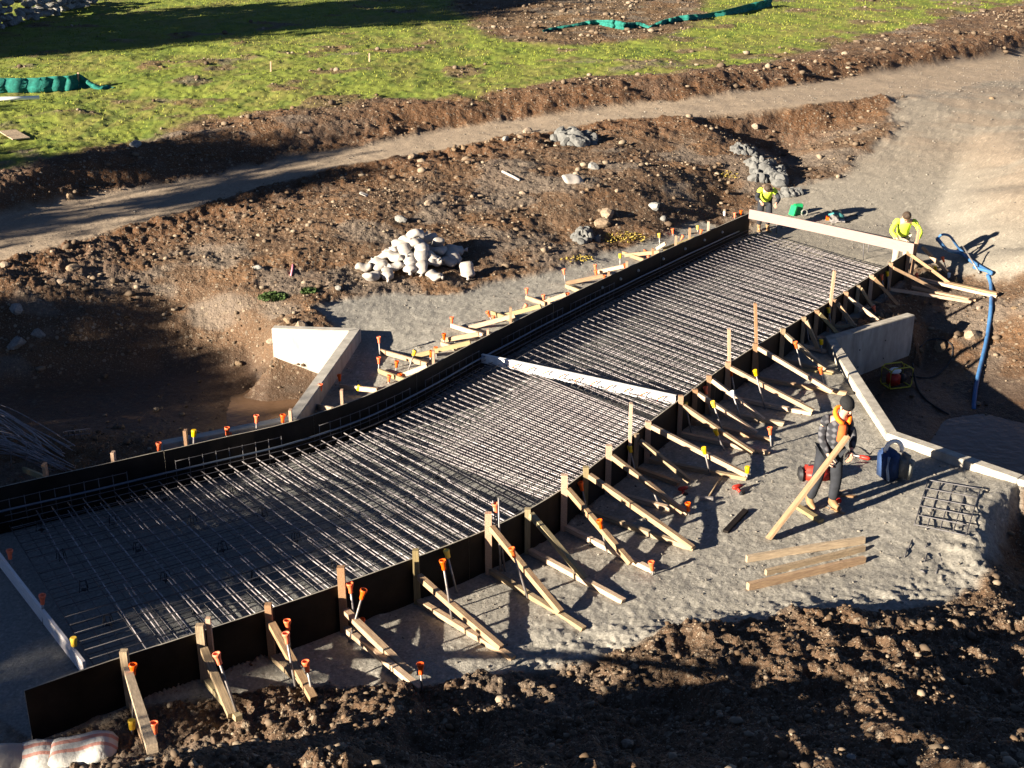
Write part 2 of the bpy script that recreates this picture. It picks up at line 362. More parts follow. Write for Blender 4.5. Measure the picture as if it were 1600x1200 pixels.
s_grass = poly_sd(X2 * .6 + GX * .4, Y2 * .6 + GY * .4, gp); s_road = poly_sd(X3, Y3, road); s_ramp = poly_sd(GX + wx * .8, GY + wy * .8, ramp)
s_padr = poly_sd(X3, Y3, padg); s_padl = poly_sd(X3, Y3, padl); s_bed = poly_sd(GX, GY, bedp)
# bare patch in the field
bare = zp([(705, 0, 3.6), (740, 30, 3.4), (800, 44, 3.4), (900, 48, 3.4), (1040, 36, 3.5), (1100, 10, 3.8), (1100, -60, 4.5), (700, -60, 4.5)]); s_bare = poly_sd(X2, Y2, bare)
w_grass = sstep(-.25, .45, s_grass) ; w_road = sstep(-.12, .25, s_road); w_ramp = sstep(-.15, .5, s_ramp)
w_pad = np.maximum(sstep(-.1, .12, s_padr), sstep(-.1, .2, s_padl)); w_bed = sstep(-.03, .03, s_bed)
thin = fbm(GX * .5, GY * .5, 61, 4); 
w_grass *= 1 - sstep(-.6, .6, s_bare) * .95
edge = np.exp(-np.maximum(s_grass, 0) / 2.2)
right_thin = sstep(1050, 1500, 800 + F * GX / (GY * CT_ + (H - 3) * ST_)) * sstep(14, 2, s_grass)
w_grass *= 1 - sstep(.63, .76, thin + edge * .09 + right_thin * .12) * .8
w_pad = np.maximum(w_pad, w_bed)
w_grav = np.clip(np.maximum(w_pad, w_ramp), 0, 1); w_road = w_road * (1 - w_grav * .3)
w_soil = np.clip(1 - np.maximum.reduce([w_grass, w_road, w_grav]), 0, 1)
shallow = sstep(-.9, -1.2, Z)                         # wet mud near the water

# ------------------------------------------------------------------ relief
YB = GY; GY = GY + Z * 1.7
n1 = fbm(GX * .55, GY * .55, 101, 4) - .5; n2 = fbm(GX * 2.6, GY * 2.6, 111, 4, .55) - .5; n3 = fbm(GX * 11, GY * 11, 121, 3, .6) - .5
d1, id1 = worley(GX * 5.2 + wx, GY * 5.2 + wy, 131); d2, id2 = worley(GX * 13, GY * 13, 141); d3, id3 = worley(GX * 28, GY * 28, 151)
YC = YB + Z * 1.7
def dome(d, r): return np.sqrt(np.clip(r * r - d * d, 0, 1))
GY = YB
clod1 = dome(d1, .34 + .22 * id1) * (id1 > .72); clod2 = dome(d2, .30 + .26 * id2) * (id2 > .35); clod3 = dome(d3, .5)
ridg = 1 - np.abs(fbm(GX * 1.3 + 9, GY * 1.3, 161, 4, .55) * 2 - 1) * 2
near_fg = sstep(14.5, 11, GY) * sstep(-4.5, -1, GX)
scarp_m = sstep(.0, .12, s_road * -1) * sstep(2.6, .3, -s_road) * (GY > 20) * w_soil
gy_, gx_ = np.gradient(Z); slp = np.hypot(gy_ / np.gradient(rows)[:, None], gx_ / (wid[:, None] / NC)); hf = 1 / (1 + 2.2 * slp ** 1.5)
soil_rel = n1 * .30 + (n2 * .10 + n3 * .07) * hf + hf * ( clod2 * .04 + clod3 * .03 + (fbm(GX * 24, YC * 24, 125, 2, .7) - .5) * .06) + (ridg * .03)
calm = sstep(-.6, -1.05, Z)
soil_rel = soil_rel * (1 - .75 * calm)
soil_rel = soil_rel + near_fg * (n2 * .10 + (ridg - .3) * .08 + n1 * .45 + n3 * .05) + scarp_m * (n2 * .22 + clod1 * .05)
grass_rel = n1 * .22 + n2 * .09 + (fbm(GX * 7, GY * 7, 171, 3, .7) - .5) * .09
ruts = np.sin((GX * .55 + GY * .18) * 2.2 + wx) 
road_rel = n1 * .06 + n2 * .035 + n3 * .015 + clod3 * .008 * (id3 > .7)
ang = fbm(GX * .45 - GY * .1 + 5, GY * .9 + GX * .35, 181, 4)
grav_rel = n1 * .05 + n2 * .028 + n3 * .016 + clod3 * .012 * (id3 > .6) + clod2 * .02 * (id2 > .86)
rim = sstep(1.1, .0, s_padr) * w_pad * (1 - w_bed) * (GY < 16) * (GX > 0)
grav_rel = grav_rel + rim * (n2 * .10 + clod2 * .02 + n3 * .05)
fr = sstep(-.4, .0, fbm(GX * 3 - GY * 2.2, GY * .4 + GX * .4, 191, 3) - .9) * 0
ramp_rel = .5 * (np.abs(fbm(GX * 2.2 - GY * 1.3, GY * .45 + GX * .35, 195, 3) - .5) * -.16) * w_ramp * sstep(.2, 1.4, Z)
rel = soil_rel * w_soil + grass_rel * w_grass + road_rel * w_road * (1 - w_grav) + (grav_rel + ramp_rel) * w_grav
fdist = np.minimum(line_dist(GX, GY, [tuple(p.xy) for p in RF.p[::6]] + [tuple(RF.p[-1].xy)]), line_dist(GX, GY, [tuple(p.xy) for p in LF.p[::6]] + [tuple(LF.p[-1].xy)]))
rel *= 1 - (1 - sstep(.0, .5, dwall)) * .8
flatten = np.clip(w_bed * .75 + (1 - sstep(.1, 1.6, fdist)) * .6 * (1 - w_soil), 0, .85)
rel *= 1 - flatten
ZF = Z + rel

def lerpc(c, a, w): return c * (1 - w[..., None]) + np.array(a)[None, None, :] * w[..., None]
shape = GX.shape + (3,)
def tone(base, *mods):
    c = np.ones(shape) * np.array(base)
    f = np.ones(GX.shape)
    for m_ in mods: f = f * m_
    return c * f[..., None]
big = fbm(GX * .35, YC * .35, 201, 4); mid = fbm(GX * 1.7, YC * 1.7, 211, 4); fin = fbm(GX * 17, YC * 17, 221, 3, .7)
soil = tone((.105, .064, .038), .72 + .56 * mid)
soil = lerpc(soil, (.15, .078, .036), sstep(.48, .64, fbm(GX * .8, YC * .8, 231, 3)) * .5)
soil = lerpc(soil, (.17, .155, .135), sstep(.58, .70, fbm(GX * .6, YC * .6, 241, 4)) * .45)
soil = lerpc(soil, (.10, .048, .022), scarp_m * .75)
st = ((id2 > .82) & (d2 < .42)) | ((id3 > .80) & (d3 < .42)); stc = .6 + .8 * id3
stones = np.stack([.30 * stc, .235 * stc, .175 * stc], -1)
soil = lerpc(soil, (.05, .032, .022), calm * .75)
soil = lerpc(soil, (.07, .048, .032), near_fg * .6)  # shade of the foreground put into the soil colour
grass = tone((.155, .185, .03), .8 + .4 * mid, .75 + .5 * fin)
grass = lerpc(grass, (.17, .15, .045), sstep(.42, .62, fbm(GX * .7, GY * .4, 251, 4)) * .6)
grass = lerpc(grass, (.075, .12, .018), sstep(.5, .7, fbm(GX * 2.1, GY * 1.3, 261, 3)) * .6)
trk = line_dist(GX, GY, zp([(690, -5, 3.8), (712, 50, 3.2), (745, 120, 2.5)])); trk2 = line_dist(GX, GY, zp([(590, 30, 3.4), (618, 60, 3.0), (650, 110, 2.6)]))
grass = grass * (1 - .35 * (sstep(.5, .15, np.minimum(trk, np.abs(trk - 1.7))) + sstep(.5, .15, np.minimum(trk2, np.abs(trk2 - 1.7)))) * mid)[..., None]
roadc = tone((.28, .22, .16), .85 + .3 * mid, .8 + .4 * fin)
grav = tone((.245, .230, .20), .88 + .24 * mid, .72 + .56 * fin)
grav = lerpc(grav, (.215, .203, .18), sstep(.45, .6, big) * .5)
rampc = tone((.225, .195, .155), .88 + .24 * mid, .8 + .4 * fin)
rampc = lerpc(rampc, (.225, .165, .115), sstep(.40, .66, ang) * sstep(.5, 1.3, Z) * .45)
rampc = lerpc(rampc, (.235, .215, .18), sstep(.9, .2, Z) * .8)
grav = lerpc(grav, (.185, .187, .18), w_bed * .8)
gcol = grav * (1 - w_ramp[..., None]) + rampc * w_ramp[..., None]
stg = (id3 > .86) & (d3 < .35); gcol = np.where(stg[..., None], gcol * 1.35, gcol)
colr = soil.copy()
colr = colr * (1 - w_grass[..., None]) + grass * w_grass[..., None]
colr = colr * (1 - w_road[..., None]) + roadc * w_road[..., None]
colr = colr * (1 - w_grav[..., None]) + gcol * w_grav[..., None]
colr = np.clip(colr, .004, .9)
rgh = np.clip(.95 - calm * .5, .3, 1)

m = bpy.data.materials.new('ground_cover'); m.use_nodes = True; n = m.node_tree
b = n.nodes['Principled BSDF']; b.inputs['Specular IOR Level'].default_value = .2
at = n.nodes.new('ShaderNodeAttribute'); at.attribute_name = 'tint'
tc = n.nodes.new('ShaderNodeTexCoord'); nz = n.nodes.new('ShaderNodeTexNoise'); nz.inputs['Scale'].default_value = 26; nz.inputs['Detail'].default_value = 6; nz.inputs['Roughness'].default_value = .7
n.links.new(tc.outputs['Object'], nz.inputs['Vector'])
mr = n.nodes.new('ShaderNodeMapRange'); mr.inputs[1].default_value = .3; mr.inputs[2].default_value = .7; mr.inputs[3].default_value = .66; mr.inputs[4].default_value = 1.34
n.links.new(nz.outputs[0], mr.inputs[0])
vm = n.nodes.new('ShaderNodeVectorMath'); vm.operation = 'SCALE'; n.links.new(at.outputs['Color'], vm.inputs[0]); n.links.new(mr.outputs[0], vm.inputs['Scale'])
# embedded stones: cells of two sizes, where the stone mask allows
at2 = n.nodes.new('ShaderNodeAttribute'); at2.attribute_name = 'stony'; colsrc = vm.outputs[0]; hs_ = nz.outputs[0]
for sc_, th_ in ((9, .78), (21, .72), (46, .62)):
    vo = n.nodes.new('ShaderNodeTexVoronoi'); vo.inputs['Scale'].default_value = sc_; n.links.new(tc.outputs['Object'], vo.inputs['Vector'])
    sx = n.nodes.new('ShaderNodeSeparateColor'); n.links.new(vo.outputs['Color'], sx.inputs[0])
    g1 = n.nodes.new('ShaderNodeMath'); g1.operation = 'GREATER_THAN'; n.links.new(sx.outputs[0], g1.inputs[0]); g1.inputs[1].default_value = th_
    l1 = n.nodes.new('ShaderNodeMapRange'); n.links.new(vo.outputs['Distance'], l1.inputs[0]); l1.inputs[1].default_value = .42; l1.inputs[2].default_value = .30; l1.inputs[3].default_value = 0; l1.inputs[4].default_value = 1
    m1 = n.nodes.new('ShaderNodeMath'); m1.operation = 'MULTIPLY'; n.links.new(g1.outputs[0], m1.inputs[0]); n.links.new(l1.outputs[0], m1.inputs[1])
    m2 = n.nodes.new('ShaderNodeMath'); m2.operation = 'MULTIPLY'; n.links.new(m1.outputs[0], m2.inputs[0]); n.links.new(at2.outputs['Fac'], m2.inputs[1])
    cr = n.nodes.new('ShaderNodeValToRGB'); cr.color_ramp.elements[0].color = (.10, .075, .055, 1); cr.color_ramp.elements[1].color = (.27, .215, .155, 1); n.links.new(sx.outputs[1], cr.inputs[0])
    mx = n.nodes.new('ShaderNodeMix'); mx.data_type = 'RGBA'; n.links.new(m2.outputs[0], mx.inputs[0]); n.links.new(colsrc, mx.inputs[6]); n.links.new(cr.outputs[0], mx.inputs[7]); colsrc = mx.outputs[2]
    ad = n.nodes.new('ShaderNodeMath'); ad.operation = 'MULTIPLY_ADD'; n.links.new(m2.outputs[0], ad.inputs[0]); ad.inputs[1].default_value = .9; n.links.new(hs_, ad.inputs[2]); hs_ = ad.outputs[0]
n.links.new(colsrc, b.inputs['Base Color'])
n.links.new(at.outputs['Alpha'], b.inputs['Roughness'])
nc = n.nodes.new('ShaderNodeTexNoise'); nc.inputs['Scale'].default_value = 7; nc.inputs['Detail'].default_value = 5; nc.inputs['Roughness'].default_value = .6; n.links.new(tc.outputs['Object'], nc.inputs['Vector'])
bp0 = n.nodes.new('ShaderNodeBump'); bp0.inputs['Distance'].default_value = .09; n.links.new(nc.outputs[0], bp0.inputs['Height']); n.links.new(at2.outputs['Fac'], bp0.inputs['Strength'])
bp = n.nodes.new('ShaderNodeBump'); bp.inputs['Strength'].default_value = .6; bp.inputs['Distance'].default_value = .025
n.links.new(bp0.outputs[0], bp.inputs['Normal']); n.links.new(hs_, bp.inputs['Height']); n.links.new(bp.outputs[0], b.inputs['Normal'])
M['ground'] = m

# split the sheet into named surfaces that share their seams
zone = np.argmax(np.stack([w_soil, w_grass * 1.02, w_road * (1 - w_grav), w_grav], 0), 0)
zone = np.where(w_bed > .5, 4, zone)
fz = zone[:-1, :-1]
STONY = np.clip(w_soil * (1 - calm * .7) + .12 * w_road + .06 * w_grav, 0, 1).reshape(-1)
V_all = np.stack([GX, GY, ZF], -1).reshape(-1, 3)
C_all = np.concatenate([colr, rgh[..., None]], -1).reshape(-1, 4)
idx = np.arange(NR * NC).reshape(NR, NC)
quads = np.stack([idx[:-1, :-1], idx[:-1, 1:], idx[1:, 1:], idx[1:, :-1]], -1)
for k, nm in enumerate(['earth_bank', 'grass_field', 'dirt_road', 'gravel_ground', 'blinding_bed']):
    q = quads[fz == k]
    if not len(q): continue
    used, inv = np.unique(q.reshape(-1), return_inverse=True)
    me = bpy.data.meshes.new(nm)
    me.vertices.add(len(used)); me.vertices.foreach_set('co', V_all[used].astype(np.float32).ravel())
    me.loops.add(len(inv)); me.loops.foreach_set('vertex_index', inv.astype(np.int32))
    nf = len(q); me.polygons.add(nf); me.polygons.foreach_set('loop_start', np.arange(0, nf * 4, 4, dtype=np.int32)); me.polygons.foreach_set('loop_total', np.full(nf, 4, np.int32))
    me.update(calc_edges=True)
    ca = me.color_attributes.new('tint', 'FLOAT_COLOR', 'POINT'); ca.data.foreach_set('color', C_all[used].astype(np.float32).ravel())
    sa_ = me.attributes.new('stony', 'FLOAT', 'POINT'); sa_.data.foreach_set('value', STONY[used].astype(np.float32))
    me.polygons.foreach_set('use_smooth', np.ones(nf, bool))
    o = mesh_obj(nm, me, M['ground']); tag(o, kind='structure')
# land around the modelled sheet, out to the horizon
bm = bmesh.new()
loop = [(0, j) for j in range(0, NC, 26)] + [(i, NC - 1) for i in range(0, NR, 26)] + [(NR - 1, j) for j in range(NC - 1, -1, -26)] + [(i, 0) for i in range(NR - 1, -1, -26)]
Lp = []
for i, j in loop:
    q = (GX[i, j], GY[i, j], ZF[i, j])
    if not Lp or (Lp[-1][0] - q[0]) ** 2 + (Lp[-1][1] - q[1]) ** 2 > .01: Lp.append(q)
ringz = [[bm.verts.new((x, y, z - .01)) for x, y, z in Lp]]
for dist, zf in ((8, lambda x, y: .1 + .012 * max(0, y)), (60, lambda x, y: .4 + .03 * max(0, y)), (900, lambda x, y: 8)):
    rr = []
    for k, (x, y, z) in enumerate(Lp):
        cx, cy = x, y - 45; d = math.hypot(cx, cy) + 1e-6; X_, Y_ = x + cx / d * dist, y + cy / d * dist; rr.append(bm.verts.new((X_, Y_, zf(X_, Y_))))
    ringz.append(rr)
for a, b_ in zip(ringz[:-1], ringz[1:]):
    for k in range(len(a)): bm.faces.new((a[k], a[(k + 1) % len(a)], b_[(k + 1) % len(a)], b_[k]))
o = bm_obj('surrounding_land', bm, mat('surrounding_grass', (.10, .11, .03), .95, var=.3, nscale=.3)); tag(o, kind='structure')

def gz_at(x, y):
    y = min(max(y, Y0), Y1 * .999); fi = math.log(y / Y0) / math.log(Y1 / Y0) * (NR - 1); w = y * 1.22 + 5.0
    fj = min(max((x / w + .5), 0), .9999) * (NC - 1); i = int(fi); j = int(fj); a = fi - i; c = fj - j
    i = min(i, NR - 2)
    return float((ZF[i, j] * (1 - a) + ZF[i + 1, j] * a) * (1 - c) + (ZF[i, j + 1] * (1 - a) + ZF[i + 1, j + 1] * a) * c)
def G(px, py, up=0.0):                                 # where the line of sight through a picture point meets the ground
    a = (px - 800) / F; b_ = (600 - py) / F
    d = Vector((a, CT_ + b_ * ST_, -ST_ + b_ * CT_)); o = Vector((0, 0, H)); t = 6.5
    while t < 150:
        q = o + d * t
        if q.z <= gz_at(q.x, q.y) + up: break
        t += .04 + t * .001
    return q
def on(x, y, dz=0): return Vector((x, y, gz_at(x, y) + dz))

# water
def water(name, poly, z):
    bm = bmesh.new(); bm.faces.new([bm.verts.new((p[0], p[1], z)) for p in poly])
    m = bpy.data.materials.get('stream_water')
    if not m:
        m = bpy.data.materials.new('stream_water'); m.use_nodes = True; n = m.node_tree; b = n.nodes['Principled BSDF']
        b.inputs['Base Color'].default_value = (.12, .07, .042, 1); b.inputs['Roughness'].default_value = .16; b.inputs['IOR'].default_value = 1.33; b.inputs['Specular IOR Level'].default_value = .2
        nz = n.nodes.new('ShaderNodeTexNoise'); nz.inputs['Scale'].default_value = 5; nz.inputs['Detail'].default_value = 3
        tc = n.nodes.new('ShaderNodeTexCoord'); n.links.new(tc.outputs['Object'], nz.inputs['Vector'])
        bp = n.nodes.new('ShaderNodeBump'); bp.inputs['Strength'].default_value = .35; bp.inputs['Distance'].default_value = .03
        n.links.new(nz.outputs[0], bp.inputs['Height']); n.links.new(bp.outputs[0], b.inputs['Normal'])
    return tag(bm_obj(name, bm, m), kind='structure')
WZ = -1.2
water('pond_water', [P(150, 600, WZ).xy, P(560, 590, WZ).xy, P(560, 700, WZ).xy, P(100, 720, WZ).xy], WZ)
water('stream_water', [P(1330, 560, WZ).xy, P(1500, 560, WZ).xy, P(1900, 660, WZ).xy, P(2000, 900, WZ).xy, P(1560, 760, WZ).xy, P(1330, 700, WZ).xy], WZ)

# ================================================================== helpers for made things
def add_box(bm, c, size, rot=None, bev=0):
    r = bmesh.ops.create_cube(bm, size=1); M4 = Matrix.Translation(c) @ ((rot.to_4x4()) if rot is not None else Matrix()) @ Matrix.Diagonal((*size, 1))
    bmesh.ops.transform(bm, matrix=M4, verts=r['verts']); return r['verts']
def tube(bm, pl, r, n=6, caps=True, rs=None):
    pl = [Vector(p) for p in pl]; rings = []; up = Vector((0, 0, 1))
    for i, p in enumerate(pl):
        t = (pl[min(i + 1, len(pl) - 1)] - pl[max(i - 1, 0)]).normalized()
        u = t.cross(up); u = u.normalized() if u.length > .05 else t.cross(Vector((0, 1, 0))).normalized()
        v = t.cross(u).normalized(); rr = rs[i] if rs else r
        rings.append([bm.verts.new(p + (u * math.cos(2 * math.pi * k / n) + v * math.sin(2 * math.pi * k / n)) * rr) for k in range(n)])
    for a, b in zip(rings[:-1], rings[1:]):
        for k in range(n): bm.faces.new((a[k], a[(k + 1) % n], b[(k + 1) % n], b[k]))
    if caps: bm.faces.new(rings[0][::-1]); bm.faces.new(rings[-1])
def tube_obj(name, pl, r, m, parent=None, n=6, smooth=True, rs=None):
    bm = bmesh.new(); tube(bm, pl, r, n, rs=rs); return bm_obj(name, bm, m, parent, smooth)
def beam(name, a, b, w, h, m, parent=None, roll=0.0, cut=0.0):
    """sawn timber from a to b: object space x runs along the grain"""
    a, b = Vector(a), Vector(b); L = (b - a).length; x = (b - a).normalized()
    up = Vector((0, 0, 1)) if abs(x.z) < .9 else Vector((0, 1, 0))
    y = up.cross(x).normalized(); z = x.cross(y)
    bm = bmesh.new(); n = 6; rnd = random.Random(int(L * 1e4) + len(name)); rings = []
    bow = rnd.uniform(-.004, .004) * L; bev = .004
    for i in range(n + 1):
        t = i / n; o = math.sin(t * math.pi) * bow; xs = t * L
        co = []
        for sy, sz in ((-1, -1), (1, -1), (1, 1), (-1, 1)):
            co.append(Vector((xs + (cut * sz * h / 2 if i in (0, n) else 0) * (1 if i else -1), sy * w / 2 + rnd.uniform(-.001, .001), sz * h / 2 + o)))
        rings.append([bm.verts.new(c) for c in co])
    for p, q in zip(rings[:-1], rings[1:]):
        for k in range(4): bm.faces.new((p[k], p[(k + 1) % 4], q[(k + 1) % 4], q[k]))
    bm.faces.new(rings[0][::-1]); bm.faces.new(rings[-1])
    bmesh.ops.bevel(bm, geom=[e for e in bm.edges if len(e.link_faces) == 2 and e.calc_face_angle(0) > .8], offset=bev, segments=1, affect='EDGES')
    rot = Matrix((x, y, z)).transposed().to_quaternion() @ Euler((roll, 0, 0)).to_quaternion()
    o = bm_obj(name, bm, m, parent); o.matrix_local = Matrix.LocRotScale(a, rot, None); return o
def rel(o, root):                                       # child of an Empty that stands at root's place: keep world place
    o.parent = root; o.matrix_parent_inverse = Matrix.LocRotScale(root.location, root.rotation_euler, None).inverted(); return o

# ================================================================== side forms of film-faced ply
def form_wall(C, name, label, side, breaks, zb, zt, cat='formwork', th=.02, extra=None):
    root = empty(name, C.at(0)); tag(root, label, cat)
    for k, (a, b) in enumerate(zip(breaks[:-1], breaks[1:])):
        n = max(2, int((b - a) / .3)); bm = bmesh.new(); rows_ = []
        for i in range(n + 1):
            t = a + .002 + (b - a - .004) * i / n; p = C.at(t); tn = C.tan(t); nn = Vector((-tn.y, tn.x, 0)) * side
            z0 = zb(t) if callable(zb) else zb; zz = zt + (.004 if k % 2 else 0); q = p + nn * (th + (.0025 if k % 2 else 0)); p = p + nn * (.0025 if k % 2 else 0)
            rows_.append([bm.verts.new((p.x, p.y, z0)), bm.verts.new((p.x, p.y, zz)), bm.verts.new((q.x, q.y, zz)), bm.verts.new((q.x, q.y, z0))])
        for r0, r1 in zip(rows_[:-1], rows_[1:]):
            for j in range(4):
                f = bm.faces.new((r0[j], r0[(j + 1) % 4], r1[(j + 1) % 4], r1[j]))
                if j == 1: f.material_index = 1
        for r in (rows_[0], rows_[-1]): bm.faces.new(r).material_index = 1
        o = bm_obj('plywood_sheet', bm, M['ply'], None); o.data.materials.append(M['ply_edge']); rel(o, root)
    return root
rb = [0, 1.5, 4.1]; 
jr = RF.near(P(724, 842, FT)); rb = [0, jr * .5, jr, jr + 2.4, jr + 4.8, jr + 7.2, jr + 9.6, jr + 12, RF.L]; rb = [t for t in rb if t < RF.L - .5] + [RF.L]
form_wall(RF, 'side_form', 'long black plywood form propped by braces towards the man in the plaid jacket', -1, rb, lambda t: -.12, FT)
lb = list(np.arange(0, LF.L - 1.0, 2.4)) + [LF.L]
rl = form_wall(LF, 'side_form', 'long black plywood form on the excavated side, curving from the culvert to the far workers', 1, lb, lambda t: -.4, FT)
# plastic cones of the form ties on the inner face of the far part
for px, py in [(1066, 390), (1098, 375), (1124, 363), (1032, 405), (1003, 423), (969, 438), (935, 452)]:
    t = LF.near(P(px, py, .42)); p = LF.at(t); tn = LF.tan(t); nn = Vector((-tn.y, tn.x, 0)); bm = bmesh.new()
    tube(bm, [p - nn * .001 + Vector((0, 0, .42)), p - nn * .035 + Vector((0, 0, .42))], .03, 10, rs=[.036, .024])
    rel(bm_obj('tie_cone', bm, M['concrete_pale'], None, False), rl)

# ================================================================== reinforcement
lA, lJ, lZ = LF.near(P(-40, 772, FT)), LF.near(P(757, 535, .5)), LF.L
RS = [RF.near(P(131, 1047, .45)), RF.near(P(1050, 632, FT)), RF.L]
ZL, ZU = .12, .23                                       # lower and upper layers
def inner(C, t, off, z):
    p = C.at(t); tn = C.tan(t); nn = Vector((-tn.y, tn.x, 0)); q = p + nn * off; q.z = z; return q
def A(t, off=-.22, z=ZU): return inner(LF, t, off, z)
def B(t, off=.06, z=ZU): return inner(RF, t, off, z)
barA = empty('reinforcement_mat', A(lA)); tag(barA, 'steel reinforcement mat of the near pour, between the white joint board and the open end', 'rebar mat')
barB = empty('reinforcement_mat', A(lJ + .3)); tag(barB, 'steel reinforcement mat of the far pour, reaching up to the two workers in yellow', 'rebar mat')
rbar = random.Random(5)
def bar(root, a, b, r, name='cross_bar', wob=.004, m='rebar', n=6):
    a, b = Vector(a), Vector(b); mids = [a.lerp(b, k / 4) + Vector((rbar.uniform(-wob, wob), rbar.uniform(-wob, wob), rbar.uniform(-wob, wob) * .6 + (-.008 if 0 < k < 4 else 0))) for k in range(5)]
    return rel(tube_obj(name, mids, r, M[m], None, n), root)
LSP = LF.near(P(560, 672, ZU)); RSPa = RF.near(P(800, 812, ZU)); RSPb = RF.near(P(852, 785, ZU))
# group 1: fan from the open end to the bend
nA = 24
for i in range(nA):
    f = i / (nA - 1); tl = lA + .75 + (LSP - lA - .75) * f; f2 = f ** .92; tr = RS[0] + .45 + (RSPa - RS[0] - .45) * f2
    a, b = A(tl), B(tr); cut = 0
    if i == 0: b = a.lerp(b, .45)
    bar(barA, a.lerp(b, -.01), b, .0095)
    if i % 1 == 0 and i > 1:
        d = (A(tl + .06) - A(tl)); s0 = .04 + rbar.uniform(0, .02); s1 = .22 + rbar.uniform(-.03, .12)
        bar(barA, a.lerp(b, s0) - d, a.lerp(b, s1) - d, .0085)
        bar(barA, a.lerp(b, .60 + rbar.uniform(-.04, .02)) - d * .8, b - d * .8, .0095)
# group 2: bend to the joint
nB = 24
for i in range(nB):
    f = i / (nB - 1); tl = LSP + .08 + (lJ - .14 - LSP) * f; tr = RSPb + (RS[1] - .12 - RSPb) * f
    a, b = A(tl, -.45 + .2 * math.sin(f * 2)), B(tr)
    bar(barA, a, b, .0095)
    d = A(tl + .08) - A(tl)
    bar(barA, a.lerp(b, .30 + rbar.uniform(-.03, .03)) + d, b + d * .6, .009)
    if i % 3 == 0: bar(barA, a.lerp(b, .02) + d * .4, a.lerp(b, .3) + d * .4, .008)
# far pour
nC = 54
for i in range(nC):
    f = i / (nC - 1); tl = lJ + .3 + (lZ - .45 - lJ - .3) * f; tr = RS[1] + .15 + (RS[2] - .45 - RS[1] - .15) * f
    a, b = A(tl, -.35), B(tr); bar(barB, a, b, .0082)
    if i % 2 == 0: d = A(tl + .07) - A(tl); bar(barB, a.lerp(b, .36 + rbar.uniform(-.05, .05)) + d, b + d, .0085)
# lengthwise bars follow the curve of the forms
def station(g, f):                                      # g along 0..1 the near pour, 1..2 the far pour; f across
    if g <= 1: tl = lA + .3 + (lJ - .08 - lA - .3) * g; tr = RS[0] + .12 + (RS[1] - .05 - RS[0] - .12) * (g ** .95)
    else: tl = lJ + .05 + (lZ - .35 - lJ) * (g - 1); tr = RS[1] + .05 + (RS[2] - .35 - RS[1]) * (g - 1)
    return A(tl, -.10).lerp(B(tr, .05), f)
for root, g0, g1 in ((barA, .005, .995), (barB, 1.005, 1.99)):
    nl = 24 if root is barA else 28
    for k in range(nl):
        f = .01 + .98 * k / (nl - 1); pl = []
        for i in range(19):
            q = station(g0 + (g1 - g0) * i / 18, f); q.z = ZU + .012; pl.append(q)
        rel(tube_obj('lengthwise_bar', pl, .0058, M['rebar_dark'], None, 6), root)  # dark tone stands for the little sun these bars catch
# lower layer, joined
for root, g0, g1, nn_ in ((barA, .01, .99, 56), (barB, 1.01, 1.98, 60)):
    bm = bmesh.new()
    for i in range(nn_):
        g = g0 + (g1 - g0) * i / (nn_ - 1); a = station(g, .0); b = station(g, 1); a.z = b.z = ZL - .06; tube(bm, [a, b], .007, 4)
    for k in range(20):
        f = .02 + .96 * k / 19; pl = []
        for i in range(15): q = station(g0 + (g1 - g0) * i / 14, f); q.z = ZL - .075; pl.append(q)
        tube(bm, pl, .007, 4)
    rel(tag(bm_obj('lower_layer', bm, M['rebar_dark'], None, True), kind='stuff'), root)
# bar chairs: little dark stools under the upper layer
bm = bmesh.new()
for s in (-1, 1):
    tube(bm, [(s * .05, -.05, -.13), (s * .035, -.03, 0), (s * .035, .03, 0), (s * .05, .05, -.13)], .006, 5)
tube(bm, [(-.035, 0, 0), (.035, 0, 0)], .006, 5)
add_box(bm, Vector((0, 0, -.12)), (.06, .06, .012)); chair_me = bpy.data.meshes.new('bar_chair'); bm.to_mesh(chair_me); bm.free(); chair_me.materials.append(M['black'])
for root, gs, n_ in ((barA, 0, 11), (barB, 1, 13)):
    for i in range(n_):
        for j in range(5):
            q = station(gs + (i + .5) / n_, .1 + .2 * j + (.05 if i % 2 else -.02)); q.z = ZU - .04
            o = bpy.data.objects.new('bar_chair', chair_me); COL.objects.link(o); o.location = q; o.rotation_euler.z = rbar.uniform(0, 3); rel(o, root)
# upturned mesh along the left form with gaps, and the conduit pipe
segs = [(-60, 190), (272, 436), (497, 640), (655, 742), (775, 870), (885, 960)]
words = ['the open end of the slab', 'the left culvert wall', 'the bend of the form', 'the joint board', 'the middle of the far pour', 'the tie cones']
for (x0, x1), wd in zip(segs, words):
    def tofx(px):
        i = min(range(len(LF.p)), key=lambda i: abs((800 + F * LF.p[i].x / (LF.p[i].y * CT_ + (H - .4) * ST_)) - px)); return LF.d[i]
    ta, tb = tofx(x0), tofx(x1); root = empty('upstand_mesh', inner(LF, ta, -.1, .1)); tag(root, 'upright grid of thin bars by the left form, beside ' + wd, 'wire mesh', 'upstand meshes standing along the left form')
    n = int((tb - ta) / .2)
    for i in range(n + 1):
        t = ta + (tb - ta) * i / n; rel(tube_obj('upright_bar', [inner(LF, t, -.075, .06), inner(LF, t, -.075, .45)], .006, M['rebar_dark'], None, 5), root)  # dark steel paints in the shade inside the form
    for z in (.12, .44):
        rel(tube_obj('level_bar', [inner(LF, ta + (tb - ta) * k / 10, -.085, z) for k in range(11)], .006, M['rebar_dark'], None, 5), root)
